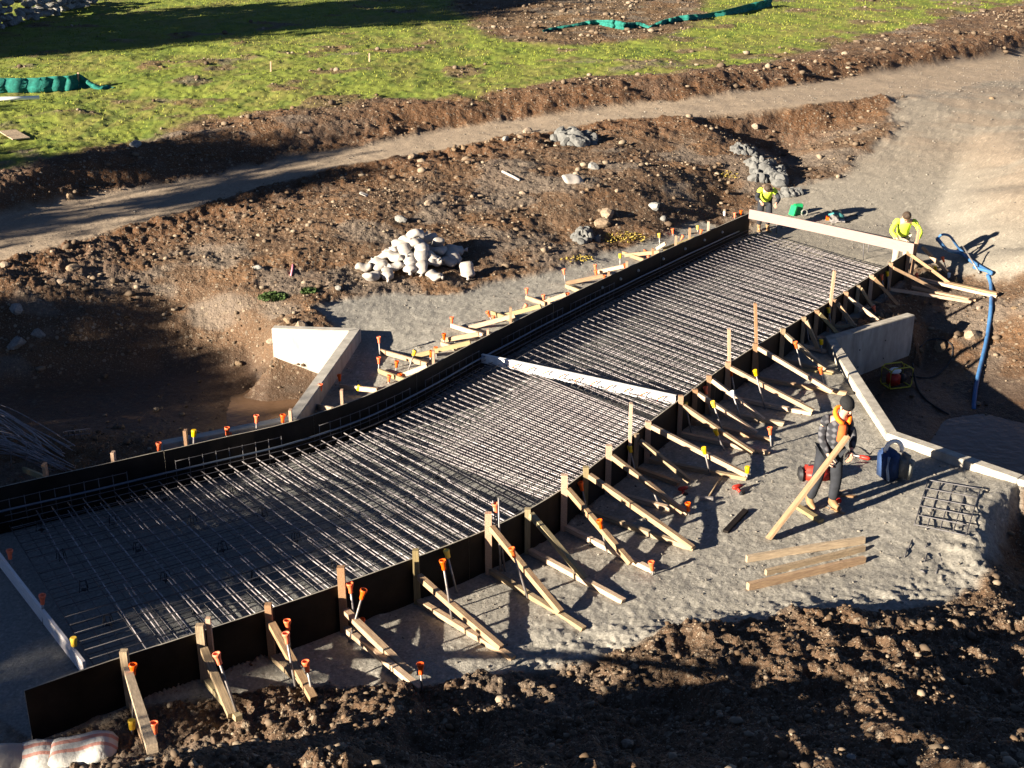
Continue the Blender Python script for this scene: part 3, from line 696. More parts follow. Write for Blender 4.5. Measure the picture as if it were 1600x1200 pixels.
tag(tube_obj('conduit_pipe', [inner(LF, LF.near(P(-80, 775, .5)) + (LF.L - .9 - LF.near(P(-80, 775, .5))) * k / 60, -.12, .305 + .004 * math.sin(k)) for k in range(61)], .017, M['pipe'], None, 8), 'long shiny blue-grey pipe running inside the left form over the mesh', 'pipe')

# ================================================================== joint board with clips
ja = P(753, 554, .32); jb = P(1056, 619, .33)
root = empty('joint_board', (ja + jb) / 2); tag(root, 'white joint board across the slab, dividing the two rebar mats', 'board')
rel(beam('board_face', ja - Vector((0, 0, .08)), jb - Vector((0, 0, .08)), .035, .15, M['white_plastic'], None), root)
jd = (jb - ja).normalized(); jn = Vector((jd.y, -jd.x, 0))
rel(beam('top_strip', ja + Vector((0, 0, .004)), jb + Vector((0, 0, .004)), .06, .016, M['white_plastic'], None), root)
clipm = M['cap_orange']
for k in range(10):
    f = .22 + .082 * k; q = ja.lerp(jb, f) + jn * .07; q.z = ZU + .02
    rel(tube_obj('dowel_clip', [q - jd * .10 + jn * .07, q - jd * .09 + jn * .06 + Vector((0, 0, .03)), q + Vector((0, 0, .075))], .012, clipm, None, 6), root)
    rel(tube_obj('dowel_bar', [q + Vector((0, 0, .075)), q + jd * .10 + jn * .03], .008, M['rebar_dark'], None, 5), root)

# open end board, left
ea, eb = P(-60, 795, .10), P(133, 1046, .14)
root = empty('end_board', ea); tag(root, 'pale pink board closing the open end of the slab, with three capped stakes', 'board')
rel(beam('board_face', ea, eb, .035, .20, M['white_board'], None), root)  # whitened paint keeps the face sunlit-pale under tree shade

# ================================================================== stakes with plastic caps
def lathe(prof, m, n=12, name='cap', parent=None):
    bm = bmesh.new(); rings = []
    for r, z in prof: rings.append([bm.verts.new((r * math.cos(2 * math.pi * k / n), r * math.sin(2 * math.pi * k / n), z)) for k in range(n)])
    for a, b in zip(rings[:-1], rings[1:]):
        for k in range(n): bm.faces.new((a[k], a[(k + 1) % n], b[(k + 1) % n], b[k]))
    bm.faces.new(rings[0][::-1]); bm.faces.new(rings[-1]); me = bpy.data.meshes.new(name); bmesh.ops.recalc_face_normals(bm, faces=bm.faces); bm.to_mesh(me); bm.free(); me.materials.append(m)
    for p in me.polygons: p.use_smooth = len(p.vertices) == 4
    return me
capO = lathe([(.017, -.085), (.022, -.08), (.0235, -.03), (.034, .006), (.037, .012), (.037, .03), (.029, .03), (.022, .010)], M['cap_orange'])
capY = lathe([(.022, -.055), (.024, -.05), (.026, -.01), (.029, .0), (.029, .02), (.024, .026)], M['cap_yellow'])
capW = lathe([(.022, -.055), (.024, -.05), (.026, -.01), (.029, .0), (.029, .02), (.024, .026)], M['cap_white'])
CN = {'o': ('orange', capO), 'y': ('yellow', capY), 'w': ('white', capW)}
def stake(top, base, c, where, grp='capped steel stakes pinning the timbers', r=.011):
    """top: place of the cap, base: foot"""
    top, base = Vector(top), Vector(base); v = top - base; L = v.length
    root = empty('steel_stake', base); root.rotation_mode = 'QUATERNION'; root.rotation_quaternion = v.to_track_quat('Z', 'Y')
    col, me = CN[c]; tag(root, f'{col}-capped steel stake ' + where, 'stake', grp)
    bm = bmesh.new(); tube(bm, [(0, 0, -.2), (0, 0, L - .02)], r * 1.25, 7); o = bm_obj('rod', bm, M['steel'], root, True)
    o = bpy.data.objects.new('cap', me); COL.objects.link(o); o.parent = root; o.location = (0, 0, L - .01); o.rotation_euler.z = random.random() * 6; k_ = 1.15 if c == 'o' else 1.35; o.scale = (k_, k_, k_)
    return root
def up_from(base, px, py, maxz=None):
    """place above/near base seen at px,py (same distance)"""
    a = (px - 800) / F; b = (600 - py) / F; d = Vector((a, CT_ + b * ST_, -ST_ + b * CT_)); t = base.y / d.y
    return Vector((0, 0, H)) + d * t

# ================================================================== braces of the front form
# (post px, post top y, [strut start xy, end xy], [sole start xy, end xy], kind, width)
FB = [
 (194, 1017, .70, (207, 1042), (238, 1170), (205, 1110), (232, 1176), 'weathered', 'nearest the sawn end, standing over the pale sandbags'),
 (318, 983, .72, (328, 1012), (362, 1118), (325, 1068), (374, 1128), 'weathered', 'with doubled post and orange wedge, second from the sawn end'),
 (428, 948, .70, (436, 972), (490, 1092), (440, 1005), (484, 1082), 'pine', 'with the shortest strut, third from the sawn end'),
 (534, 884, .86, (546, 952), (640, 1052), (545, 985), (657, 1082), 'pine', 'ending on the dark soil edge, fourth from the sawn end'),
 (656, 866, .74, (664, 898), (783, 1012), (662, 930), (802, 1034), 'pine', 'whose greenish post has a yellow-capped stake beside it'),
 (748, 798, .86, (752, 822), (876, 956), (752, 888), (912, 988), 'pine', 'whose pale strut crosses the longest sole beside three tall stakes'),
 (808, 790, .66, (815, 800), (914, 904), (822, 856), (974, 944), 'treated', 'ending on the gravel left of the loose pile of three timbers'),
 (863, 736, .84, (869, 764), (986, 880), (866, 824), (1020, 896), 'pine', 'with an orange cap at its sole tip, near the dark plank'),
 (912, 731, .72, (918, 742), (1082, 856), (915, 792), (1084, 862), 'pine', 'with the longest strut, its end flush on its sole'),
 (950, 692, .78, (956, 712), (1068, 800), (960, 768), (1074, 806), 'pine', 'with a pinkish-orange cap standing on its strut'),
 (983, 676, .62, (988, 688), (1078, 752), (986, 725), (1060, 760), 'weathered', 'grey-green and shaded, fixed under the left tall upright'),
 (1012, 655, .68, (1018, 664), (1166, 742), (1010, 708), (1166, 752), 'pine', 'with two yellow caps on the side towards the red drill'),
 (1047, 616, .70, (1050, 634), (1176, 708), (1060, 682), (1202, 712), 'pine', 'starting at the end of the white joint board'),
 (1070, 602, .62, (1073, 614), (1182, 677), (1072, 655), (1204, 692), 'pine', 'with a yellow cap over its middle, next beyond the joint board end'),
 (1087, 584, .68, (1092, 591), (1193, 656), (1090, 640), (1224, 666), 'pine', 'ending beside the orange cap left of the man in plaid'),
 (1114, 564, .68, (1117, 574), (1270, 642), (1120, 614), (1268, 650), 'pine', 'whose greenish strut reaches the plaid man on his left side'),
 (1157, 531, .70, (1161, 542), (1300, 612), (1165, 592), (1322, 618), 'pine', 'whose reddish strut passes just above the plaid man\'s head'),
 (1197, 508, .66, (1200, 522), (1290, 577), (1205, 555), (1302, 586), 'weathered', 'ending on the yellow offcut left of the headwall'),
 (1234, 492, .64, (1234, 499), (1278, 545), (1238, 536), (1290, 552), 'weathered', 'with yellow caps at both sides of its post'),
 (1272, 484, .62, (1273, 486), (1309, 522), (1280, 520), (1330, 540), 'treated', 'ending at the corner of the right headwall'),
 (1302, 469, .61, (1303, 470), (1334, 508), (1304, 496), (1338, 512), 'pine', 'starting at the foot of the palest tall upright'),
 (1325, 456, .63, (1328, 464), (1372, 500), (1330, 488), (1376, 506), 'pine', 'ending on top of the far wing wall'),
 (1338, 449, .60, (1341, 450), (1362, 478), (1340, 474), (1364, 480), 'weathered', 'with the smallest strut, squeezed behind the far wing wall'),
 (1364, 428, .65, (1368, 430), (1402, 475), (1366, 460), (1398, 482), 'pine', 'with a split pinkish post right of the tallest upright'),
 (1397, 411, .65, (1400, 418), (1470, 456), (1400, 440), (1516, 474), 'pine', 'lying over a long pale board that reaches the blue hose'),
 (1418, 392, .66, (1421, 397), (1486, 444), (1420, 424), (1557, 466), 'pine', 'nearest the worker with the bright yellow shoulders'),
]
bi = 0
for px, py, zt, s0, s1, g0, g1, mk, words in FB:
    bi += 1
    top = P(px, py, zt); t = RF.near(top); q = RF.at(t); tn = RF.tan(t); outn = Vector((tn.y, -tn.x, 0))
    base = q + outn * .062; z0 = gz_at(base.x + outn.x * .1, base.y + outn.y * .1)
    root = empty('formwork_brace', (base.x, base.y, z0)); tag(root, 'front form brace ' + words, 'timber brace', 'timber braces propping the front form')
    pm = 'treated' if bi in (5, 7, 9) else ('pine_post' if mk != 'weathered' else 'weathered')
    rel(beam('post', (base.x, base.y, z0 - .15), (base.x, base.y, zt), .075 if bi % 2 else .085, .07, M[pm], None), root)
    if bi == 2: rel(beam('post', (base.x + tn.x * .10, base.y + tn.y * .10, z0 - .1), (base.x + tn.x * .1, base.y + tn.y * .1, zt + .05), .05, .05, M['pine_post'], None), root)
    # sole on the ground
    e = G(g1[0], g1[1]); e.z += .04; a = Vector((base.x, base.y, z0 + .06)) + outn * .05
    rel(beam('sole', a, e, .07, .065, M['treated' if bi in (2,) else ('weathered' if bi % 3 == 0 else 'pine')], None, cut=.3), root)
    # strut: from the post near the top down to the ground line
    e2 = G(s1[0], s1[1], .09); a2 = up_from(base, *s0); a2 = Vector((base.x, base.y, min(zt - .07, a2.z))) + outn * .06
    rel(beam('strut', a2, e2, .08 if bi < 5 else .068, .07, M['treated' if bi in (7,) else mk], None, cut=.2), root)
# tall uprights standing against the form
for px, py, by, wd in [(986, 630, 690, 'left of the white joint board'), (1139, 514, 570, 'shortest of the right three'), (1180, 474, 545, 'tallest and reddest, in the middle of the form'), (1304, 423, 480, 'by the right headwall, pale orange')]:
    t = RF.near(P(px, by, .55)); q = RF.at(t); tn = RF.tan(t); outn = Vector((tn.y, -tn.x, 0)); base = q + outn * .05; w = up_from(base, px, py)
    tag(beam('timber_upright', (base.x, base.y, -.1), (w.x, base.y, w.z), .045, .09, M['pine_post']), 'tall timber upright of the front form, ' + wd, 'timber', 'tall timber uprights')
t = RF.L; q = RF.at(t); base = q + RF.tan(t) * .22 + Vector((.1, -.05, 0)); w = up_from(base, 1436, 358)
tag(beam('timber_upright', (base.x, base.y, -.1), (w.x, base.y, w.z), .045, .09, M['pine_post']), 'pale timber post at the right hand of the worker with bright yellow shoulders', 'timber')
tag(beam('timber_prop', P(1441, 386, .5), G(1480, 425, .08), .05, .08, M['pine']), 'greenish timber prop leaning by the post right of the far worker', 'timber')

# stakes on the front side: cap px, foot px
FS = [
 (208, 1037, 208, 1135, 'o', 'rising through the brace nearest the sawn end'), (241, 1128, 245, 1172, 'o', 'at the foot of the brace nearest the sawn end'), (206, 1124, 207, 1150, 'y', 'lowest of all, beside the first brace and the sandbags'),
 (339, 1020, 374, 1125, 'o', 'leaning along the second brace'), (449, 968, 455, 1040, 'o', 'upper one of the pair on the third brace'), (447, 988, 462, 1075, 'o', 'lower one of the pair on the third brace'), (478, 1032, 490, 1092, 'o', 'at the foot of the third brace'),
 (547, 910, 556, 990, 'o', 'left one by the fourth brace post'), (568, 920, 545, 1005, 'o', 'leaning left across the fourth brace'), (565, 966, 567, 1000, 'o', 'seen end-on over the strut of the fourth brace'), (657, 1036, 660, 1082, 'o', 'alone on the edge of the dark soil'),
 (672, 858, 683, 908, 'y', 'between the form and the brace with the greenish post'), (692, 874, 708, 978, 'o', 'in front of the brace with the greenish post'),
 (758, 785, 788, 895, 'o', 'left one of the three tall stakes by the sheet joint'), (800, 855, 826, 938, 'o', 'crossing the pale strut'), 
 (867, 752, 880, 800, 'o', 'behind the strut right of the tall orange post'), (937, 811, 950, 866, 'o', 'crossing the strut left of the longest one'), (1018, 876, 1020, 900, 'o', 'at the tip of the sole near the discarded plank'),
 (1017, 754, 1030, 790, 'o', 'standing pinkish over the tenth strut'), (1075, 784, 1076, 806, 'o', 'at the foot of the tenth brace'), (980, 717, 984, 745, 'y', 'low behind the tall upright left of the joint board'),
 (1022, 638, 1033, 665, 'y', 'just inside the end of the joint board'), (1060, 617, 1074, 643, 'o', 'touching the right end of the white joint board'), (1100, 697, 1110, 735, 'y', 'crossing the strut in front of the red drill'), (1168, 727, 1167, 752, 'y', 'at the foot of the brace near the drill'),
 (1118, 669, 1132, 696, 'y', 'above the strut that starts at the joint board'), (1114, 625, 1131, 672, 'y', 'in the dark between two struts, fully yellow'), (1115, 583, 1121, 605, 'o', 'high up by the form, right of the joint board'), (1144, 609, 1160, 653, 'w', 'pale-capped, behind the struts'),
 (1203, 666, 1205, 690, 'o', 'alone on the gravel left of the man in plaid'), (1180, 576, 1196, 632, 'y', 'crossing the greenish strut'), (1212, 508, 1214, 532, 'o', 'peeping over the form right of the reddish upright'), (1243, 493, 1250, 510, 'y', 'upper yellow one by the weathered brace'),
 (1243, 532, 1254, 575, 'o', 'in the shade above the yellow offcut'), (1282, 572, 1288, 600, 'o', 'between the headwall corner and the plaid man\'s head'), (1283, 528, 1284, 545, 'y', 'nearly hidden low left of the headwall'), (1294, 500, 1302, 520, 'o', 'on the strut left of the palest upright'),
 (1317, 481, 1324, 508, 'o', 'in front of the form just before the headwall'), (1351, 457, 1354, 470, 'o', 'small and close to the form above the wing wall'), (1365, 476, 1368, 492, 'o', 'over the end of the far wing wall'), (1384, 442, 1388, 460, 'y', 'dull yellow, shaded by the form'),
 (1432, 425, 1436, 442, 'o', 'among the last struts'), (1473, 399, 1480, 425, 'o', 'in the shadow of the blue hose'), (1461, 413, 1466, 432, 'y', 'half hidden left of the blue hose'), (1483, 424, 1482, 436, 'w', 'white-capped, nearest the blue hose'),
 (15, 858, 18, 900, 'o', 'outermost on the pale end board'), (66, 928, 68, 980, 'o', 'at the middle of the pale end board'), (115, 995, 118, 1046, 'y', 'where the pale end board meets the form'),
]
for cx, cy, fx, fy, c, wd in FS:
    b = G(fx, fy + (9 if 1090 < fx < 1310 and 540 < fy < 740 else 0)); clamped = False
    if fx > 135:
        t = RF.near(b); q = RF.at(t); tn = RF.tan(t); outn = Vector((tn.y, -tn.x, 0)); dd = (b - q).dot(outn)
        if t < RF.L - .05 and dd < .16: b = b + outn * (.16 - dd); b.z = gz_at(b.x, b.y); clamped = True
    tp_ = up_from(b, cx, cy + 4)
    if clamped: tp_.x = min(max(tp_.x, b.x - .12), b.x + .12); tp_.z = max(tp_.z, b.z + .5)
    stake(tp_, b, c, wd)
for cx, cy, fx, fy, wd in [(770, 782, 786, 850, 'reddish middle one of the tall three by the sheet joint'), (779, 778, 782, 855, 'right one of the tall three by the sheet joint')]:
    b = G(fx, fy + 45); tag(tube_obj('steel_peg', [b - Vector((0, 0, .1)), up_from(b, cx, cy)], .011, M['steel']), 'bare steel peg without cap, ' + wd, 'stake')

# ================================================================== braces and stakes behind the left form
def lpost(px, py, by, wd, w=.09):
    b = G(px, by + 45) if False else None
    t = LF.near(P(px, by, FT)); q = LF.at(t); tn = LF.tan(t); nn = Vector((-tn.y, tn.x, 0)); base = q + nn * .07; top = up_from(base, px, py)
    tag(beam('timber_post', (base.x, base.y, -.4), (base.x, base.y, max(top.z, .62)), .045, w, M['pine_post']), 'timber post behind the left form, ' + wd, 'timber', 'posts behind the left form')
for a in [(78, 724, 745, 'next to the rebar heap'), (184, 706, 722, 'short one by the muddy mound'), (290, 672, 698, 'widest one, on the near wing wall'), (457, 640, 655, 'at the foot of the left headwall coping'), (530, 609, 628, 'in the shade right of the headwall'),
          (681, 548, 566, 'orange-topped between two flat timbers'), (763, 514, 522, 'very short, right of the kinked timbers'), (803, 480, 500, 'tallest of the left side'), (850, 464, 474, 'beside an orange cap above the joint'), (953, 424, 432, 'small light one under the yellow flowers'), (989, 408, 416, 'just left of the yellow cap'), (1023, 388, 398, 'darkish one near the far cones'), (1051, 368, 384, 'slim pale one'), (1081, 356, 374, 'yellowish one'), (1104, 346, 360, 'last before the worker')]:
    lpost(*a)
LT = [((38, 738), (72, 748), -.1, 'stub pointing at the rebar heap'), ((303, 678), (352, 692), .25, 'long one over the near wing wall'), ((301, 686), (322, 697), .1, 'short one over the near wing wall'), ((397, 668), (412, 668), .2, 'stub on the near wing wall coping'), ((500, 628), (532, 640), .05, 'outermost in the headwall shade'), ((532, 608), (590, 610), .05, 'beside the yellow cap in the headwall shade'), ((497, 639), (520, 640), .1, 'tiny one in the headwall shade'),
      ((593, 552), (668, 570), .06, 'upper one of the first zigzag'), ((592, 583), (640, 597), .05, 'lower one of the first zigzag'), ((648, 560), (735, 535), .3, 'rising from the first zigzag'), ((625, 592), (668, 572), .3, 'closing the first zigzag'), ((690, 536), (748, 522), .2, 'upper one below the kink'), ((690, 541), (722, 548), .05, 'lower one below the kink'),
      ((705, 512), (755, 524), .06, 'left arm of the second zigzag'), ((733, 516), (804, 493), .3, 'yellowest one of the second zigzag'), ((768, 492), (800, 500), .1, 'small end piece near two orange caps'), ((790, 496), (845, 478), .35, 'rising beyond the tallest post'), ((822, 468), (852, 475), .05, 'left arm of the third zigzag'), ((850, 476), (885, 460), .35, 'right arm of the third zigzag'), ((884, 446), (942, 431), .2, 'long pale one above the conduit'), ((884, 450), (908, 456), .05, 'under the long pale one'),
      ((934, 428), (975, 416), .3, 'left of the yellow cap'), ((973, 398), (1010, 408), .1, 'lower arm at the yellow flowers'), ((976, 402), (1030, 394), .25, 'upper arm at the yellow flowers'), ((1036, 393), (1085, 372), .35, 'along the form below the bank'), ((1026, 392), (1040, 380), .3, 'broken, bleached')]
for a, b, z, wd in LT:
    p = G(*a); p.z += .05; q = P(b[0], b[1], z)
    if LF.near(q) and (q - p).length > 2.2: q = p + (q - p).normalized() * 2.0
    tag(beam('brace_timber', p, q, .045, .085, M[random.choice(['pine', 'pine', 'pine', 'treated'])]), 'flat timber behind the left form, ' + wd, 'timber', 'timbers behind the left form')
LS = [(248, 692, 250, 706, 'o', 'leftmost by the wing wall end'), (303, 672, 303, 690, 'y', 'yellow one on the wing wall'), (355, 668, 356, 690, 'o', 'upper of the pair on the wing wall'), (358, 677, 359, 694, 'o', 'lower of the pair on the wing wall'), (401, 649, 401, 668, 'o', 'tall one in front of the dark pond'), (442, 648, 443, 662, 'o', 'touching the foot of the coping'),
      (501, 600, 501, 628, 'o', 'inside the headwall shade'), (530, 585, 532, 606, 'o', 'right in the headwall shade'), (562, 602, 556, 618, 'y', 'tilted yellow one'), (592, 526, 594, 560, 'o', 'tallest of the left side'), (592, 558, 592, 583, 'o', 'below the tallest one'), (620, 564, 619, 580, 'o', 'inside the first zigzag'), (648, 547, 637, 582, 'y', 'leaning yellow one inside the first zigzag'), (608, 586, 607, 600, 'o', 'low, left of a pair'), (625, 584, 625, 597, 'o', 'low, right of a pair'),
      (674, 548, 672, 566, 'o', 'left by the orange-topped post'), (681, 542, 682, 560, 'o', 'above the orange-topped post'), (694, 521, 694, 540, 'o', 'at the kink'), (706, 495, 706, 513, 'o', 'on the second zigzag corner'), (762, 486, 768, 500, 'o', 'left of the two by the tallest post'), (771, 493, 774, 506, 'o', 'right of the two by the tallest post'), (823, 450, 823, 468, 'o', 'on the third zigzag corner'), (849, 460, 850, 473, 'o', 'above the third zigzag'), (822, 475, 818, 482, 'o', 'below the third zigzag'),
      (881, 420, 884, 446, 'o', 'on the long pale timber'), (887, 457, 886, 464, 'o', 'nearly hidden by the form'), (930, 413, 931, 428, 'o', 'upper of the close pair'), (931, 422, 932, 432, 'o', 'lower of the close pair'), (944, 430, 944, 438, 'o', 'low against the form'), (969, 396, 969, 420, 'y', 'yellow one below the bank'), (976, 412, 976, 422, 'o', 'squat orange one right of the yellow'), (1008, 390, 1003, 404, 'o', 'leaning by the flowers'), (1013, 398, 1012, 406, 'o', 'below the leaning one'),
      (1030, 364, 1031, 388, 'y', 'tall slim yellow one under the round stone'), (1051, 357, 1052, 370, 'o', 'over the slim pale post'), (1067, 367, 1062, 378, 'o', 'tilted in front of the slope'), (1090, 352, 1090, 362, 'y', 'small yellow one near the end'), (1096, 358, 1094, 366, 'o', 'small orange one near the end'), (1132, 330, 1132, 340, 'w', 'white one near the worker'), (1148, 332, 1148, 342, 'o', 'second last before the worker'), (1158, 328, 1157, 338, 'o', 'last before the worker')]
for cx, cy, fx, fy, c, wd in LS:
    b = G(fx, fy)
    if fx < 460:                                        # on the fill between wing wall and form
        i = min(range(len(LF.p)), key=lambda i: abs((800 + F * LF.p[i].x / (LF.p[i].y * CT_ + H * ST_)) - fx)); t = LF.d[i]; tn = LF.tan(t); b = LF.at(t) + Vector((-tn.y, tn.x, 0)) * .3; b.z = -.25; b = Vector((b.x + (fx - (800 + F * b.x / (b.y * CT_ + (H + .25) * ST_))) * .008, b.y, b.z))
    stake(up_from(b, cx, cy + 2), b, c, 'behind the left form, ' + wd, 'capped steel stakes behind the left form')

# ================================================================== culvert walls
def wall(name, line, label, side, zb, th=.2):
    root = empty(name, line[0]); tag(root, label, 'wall')
    inn = offset_line(line, side * th)
    for k in range(len(line) - 1):
        bm = bmesh.new(); a, b, c, d = line[k], line[k + 1], inn[k + 1], inn[k]; z0, z1 = zb[k], zb[k + 1]
        up_ = .12
        vs = [bm.verts.new((p.x, p.y, z)) for p, z in ((a, z0), (b, z1), (c, z1), (d, z0), (a, up_), (b, up_), (c, up_), (d, up_))]
        for f in ((3, 2, 1, 0), (4, 5, 6, 7), (0, 1, 5, 4), (1, 2, 6, 5), (2, 3, 7, 6), (3, 0, 4, 7)): bm.faces.new([vs[i] for i in f])
        bmesh.ops.bevel(bm, geom=bm.edges[:], offset=.012, segments=2, affect='EDGES')
        rel(bm_obj('headwall' if k == 1 else 'wing_panel', bm, M['concrete_pale' if side > 0 else 'concrete'], None), root)
    return root
wall('culvert_wall', WR, 'pale concrete culvert wall with splayed wings on the side of the blue hose', -1, [-2.2] * 5)
wall('culvert_wall', WL, 'bright sunlit concrete culvert wall with splayed wings below the sandbag heap', 1, [-2.2] * 4)

for px, py in [(1345, 540), (1345, 575), (1385, 528), (1385, 565)]:      # tie holes in the shaded wing face
    a, b = WR[1], WR[0]; f = (px - 1306) / 124; q = a.lerp(b, f); d_ = (b - a).normalized(); nn = Vector((d_.y, -d_.x, 0)); z = .12 - (py - (520 - 26 * f)) / 95
    bm = bmesh.new(); tube(bm, [q + Vector((0, 0, z - .12)) - nn * .01, q + Vector((0, 0, z - .12)) + nn * .004], .018, 8)
    rel(bm_obj('tie_hole', bm, M['black'], None), [o for o in COL.objects if o.name == 'culvert_wall'][0])

# ================================================================== stones
def rock_mesh(seed, sub=2, flat_=.7, rough=.28):
    r_ = random.Random(seed); bm = bmesh.new(); bmesh.ops.create_icosphere(bm, subdivisions=sub, radius=1)
    pl = [(Vector((r_.gauss(0, 1), r_.gauss(0, 1), r_.gauss(0, 1))).normalized(), r_.uniform(.55, .9)) for _ in range(9)]
    for v in bm.verts:
        d = v.co.normalized(); k = 1.0
        for nrm, o in pl:
            c = d.dot(nrm)
            if c > .05: k = min(k, o / c)
        v.co = d * k * (1 + r_.uniform(-.05, .05)); v.co.z *= flat_; v.co.x *= 1.15
    me = bpy.data.meshes.new('rock'); bm.to_mesh(me); bm.free(); return me
ROCKS = [rock_mesh(i, 2, .6 + .05 * (i % 4)) for i in range(8)]
ROCKS1 = [rock_mesh(30 + i, 1, .6 + .05 * (i % 4)) for i in range(6)]
# rubble: thousands of little stones lying on the bare earth
def scatter(name, n, weight, smin, smax, alpha, m, meshes, label, cat, sink=.3):
    w = (weight * (GX[0, 1] - GX[0, 0]) ** 0 * (wid[:, None] / NC) * (np.gradient(rows)[:, None])).ravel(); w = w * (1 / (GY.ravel() ** 1.3)); w /= w.sum()
    pick = rng.choice(NR * NC, n, p=w); px_, py_, pz_ = GX.ravel()[pick], GY.ravel()[pick], ZF.ravel()[pick]
    sz = smin * (1 - rng.random(n) * (1 - (smin / smax) ** alpha)) ** (-1 / alpha) * (.6 + py_ / 32)
    V, Fc, off = [], [], 0; which = rng.integers(0, len(meshes), n); T = []
    for k, me in enumerate(meshes):
        vs = np.array([v.co[:] for v in me.vertices]); fs = np.array([p.vertices[:] for p in me.polygons]); ids = np.where(which == k)[0]; c = len(ids)
        a = rng.random(c) * 6.28; ca, sa = np.cos(a), np.sin(a); s_ = sz[ids]
        X = (vs[None, :, 0] * ca[:, None] - vs[None, :, 1] * sa[:, None] * .8) * s_[:, None] + px_[ids][:, None]
        Y = (vs[None, :, 0] * sa[:, None] + vs[None, :, 1] * ca[:, None] * .8) * s_[:, None] + py_[ids][:, None]
        Z_ = vs[None, :, 2] * s_[:, None] * .9 + (pz_[ids] + s_ * sink)[:, None]
        V.append(np.stack([X, Y, Z_], -1).reshape(-1, 3)); Fc.append((fs[None] + (np.arange(c) * len(vs))[:, None, None]).reshape(-1, fs.shape[1]) + off); off += c * len(vs)
        cc = rng.random(c); T.append(np.repeat(cc, len(vs)))
    V = np.concatenate(V); Fc = np.concatenate(Fc); T = np.concatenate(T); me = bpy.data.meshes.new(name)
    me.vertices.add(len(V)); me.vertices.foreach_set('co', V.astype(np.float32).ravel()); me.loops.add(Fc.size); me.loops.foreach_set('vertex_index', Fc.astype(np.int32).ravel())
    nf = len(Fc); me.polygons.add(nf); me.polygons.foreach_set('loop_start', np.arange(0, nf * 3, 3, dtype=np.int32)); me.polygons.foreach_set('loop_total', np.full(nf, 3, np.int32)); me.update(calc_edges=True)
    ca = me.color_attributes.new('tint', 'FLOAT_COLOR', 'POINT'); ca.data.foreach_set('color', np.stack([T, T, T, np.ones_like(T)], -1).astype(np.float32).ravel())
    return tag(mesh_obj(name, me, m), label, cat, kind='stuff')
def tint_mat(name, c0, c1, c2):
    m = bpy.data.materials.new(name); m.use_nodes = True; n = m.node_tree; b = n.nodes['Principled BSDF']; b.inputs['Roughness'].default_value = .9; b.inputs['Specular IOR Level'].default_value = .2
    at = n.nodes.new('ShaderNodeAttribute'); at.attribute_name = 'tint'; r = n.nodes.new('ShaderNodeValToRGB'); e = r.color_ramp.elements; e[0].color = (*c0, 1); e[1].color = (*c2, 1); x = e.new(.6); x.color = (*c1, 1)
    n.links.new(at.outputs['Fac'], r.inputs[0]); n.links.new(r.outputs[0], b.inputs['Base Color']); return m
M['rubble'] = tint_mat('rubble_stone', (.075, .052, .035), (.135, .10, .068), (.25, .20, .145))
scatter('rubble', 24000, w_soil ** 2 * (1 - calm * .8) * (.3 + sstep(.4, .6, fbm(GX * .9, GY * .9, 301, 3))), .012, .10, 1.9, M['rubble'], ROCKS1, 'small broken stones strewn over the bare brown earth', 'rubble')
scatter('gravel_stones', 3500, (w_grav * .35 + w_road * .6) * (1 - w_bed), .008, .03, 2.0, tint_mat('gravel_stone', (.11, .10, .085), (.17, .15, .125), (.23, .21, .18)), ROCKS1, 'loose stones on the grey gravel and the dirt track', 'gravel')

scatter('soil_crumbs', 11000, w_soil * (.35 + 2.2 * near_fg) * (1 - calm), .010, .075, 1.7, tint_mat('soil_crumb', (.055, .036, .022), (.10, .066, .04), (.15, .10, .062)), ROCKS1, 'crumbled clods of brown soil', 'soil', sink=.1)
# grass blades in tufts on the field
n = 70000
w = (w_grass ** 2 * (wid[:, None] / NC) * np.gradient(rows)[:, None] / GY ** 1.1).ravel(); w /= w.sum(); pick = rng.choice(NR * NC, n, p=w)
bx, by, bz = GX.ravel()[pick] + rng.normal(0, .05, n), GY.ravel()[pick] + rng.normal(0, .08, n), ZF.ravel()[pick]
ht = (.025 + .04 * rng.random(n)) * (.5 + by / 70); a = rng.random(n) * 6.28; ln = rng.normal(0, .5, n) * ht; wd_ = ht * .35
V = np.stack([np.stack([bx - np.cos(a) * wd_, by - np.sin(a) * wd_, bz - .02], -1), np.stack([bx + np.cos(a) * wd_, by + np.sin(a) * wd_, bz - .02], -1), np.stack([bx + ln, by + ln * .4, bz + ht], -1)], 1).reshape(-1, 3)
me = bpy.data.meshes.new('grass_blades'); me.vertices.add(n * 3); me.vertices.foreach_set('co', V.astype(np.float32).ravel()); me.loops.add(n * 3); me.loops.foreach_set('vertex_index', np.arange(n * 3, dtype=np.int32))
me.polygons.add(n); me.polygons.foreach_set('loop_start', np.arange(0, n * 3, 3, dtype=np.int32)); me.polygons.foreach_set('loop_total', np.full(n, 3, np.int32)); me.update(calc_edges=True)
T = np.repeat(np.clip(rng.normal(.5, .22, n) + (fbm(bx * .5, by * .4, 311, 3) - .5), 0, 1), 3)
ca = me.color_attributes.new('tint', 'FLOAT_COLOR', 'POINT'); ca.data.foreach_set('color', np.stack([T, T, T, np.ones_like(T)], -1).astype(np.float32).ravel())
tag(mesh_obj('grass_blades', me, tint_mat('grass_blade', (.09, .13, .016), (.17, .195, .025), (.25, .24, .05))), 'short tufts of yellowish green grass on the field', 'grass', kind='stuff')

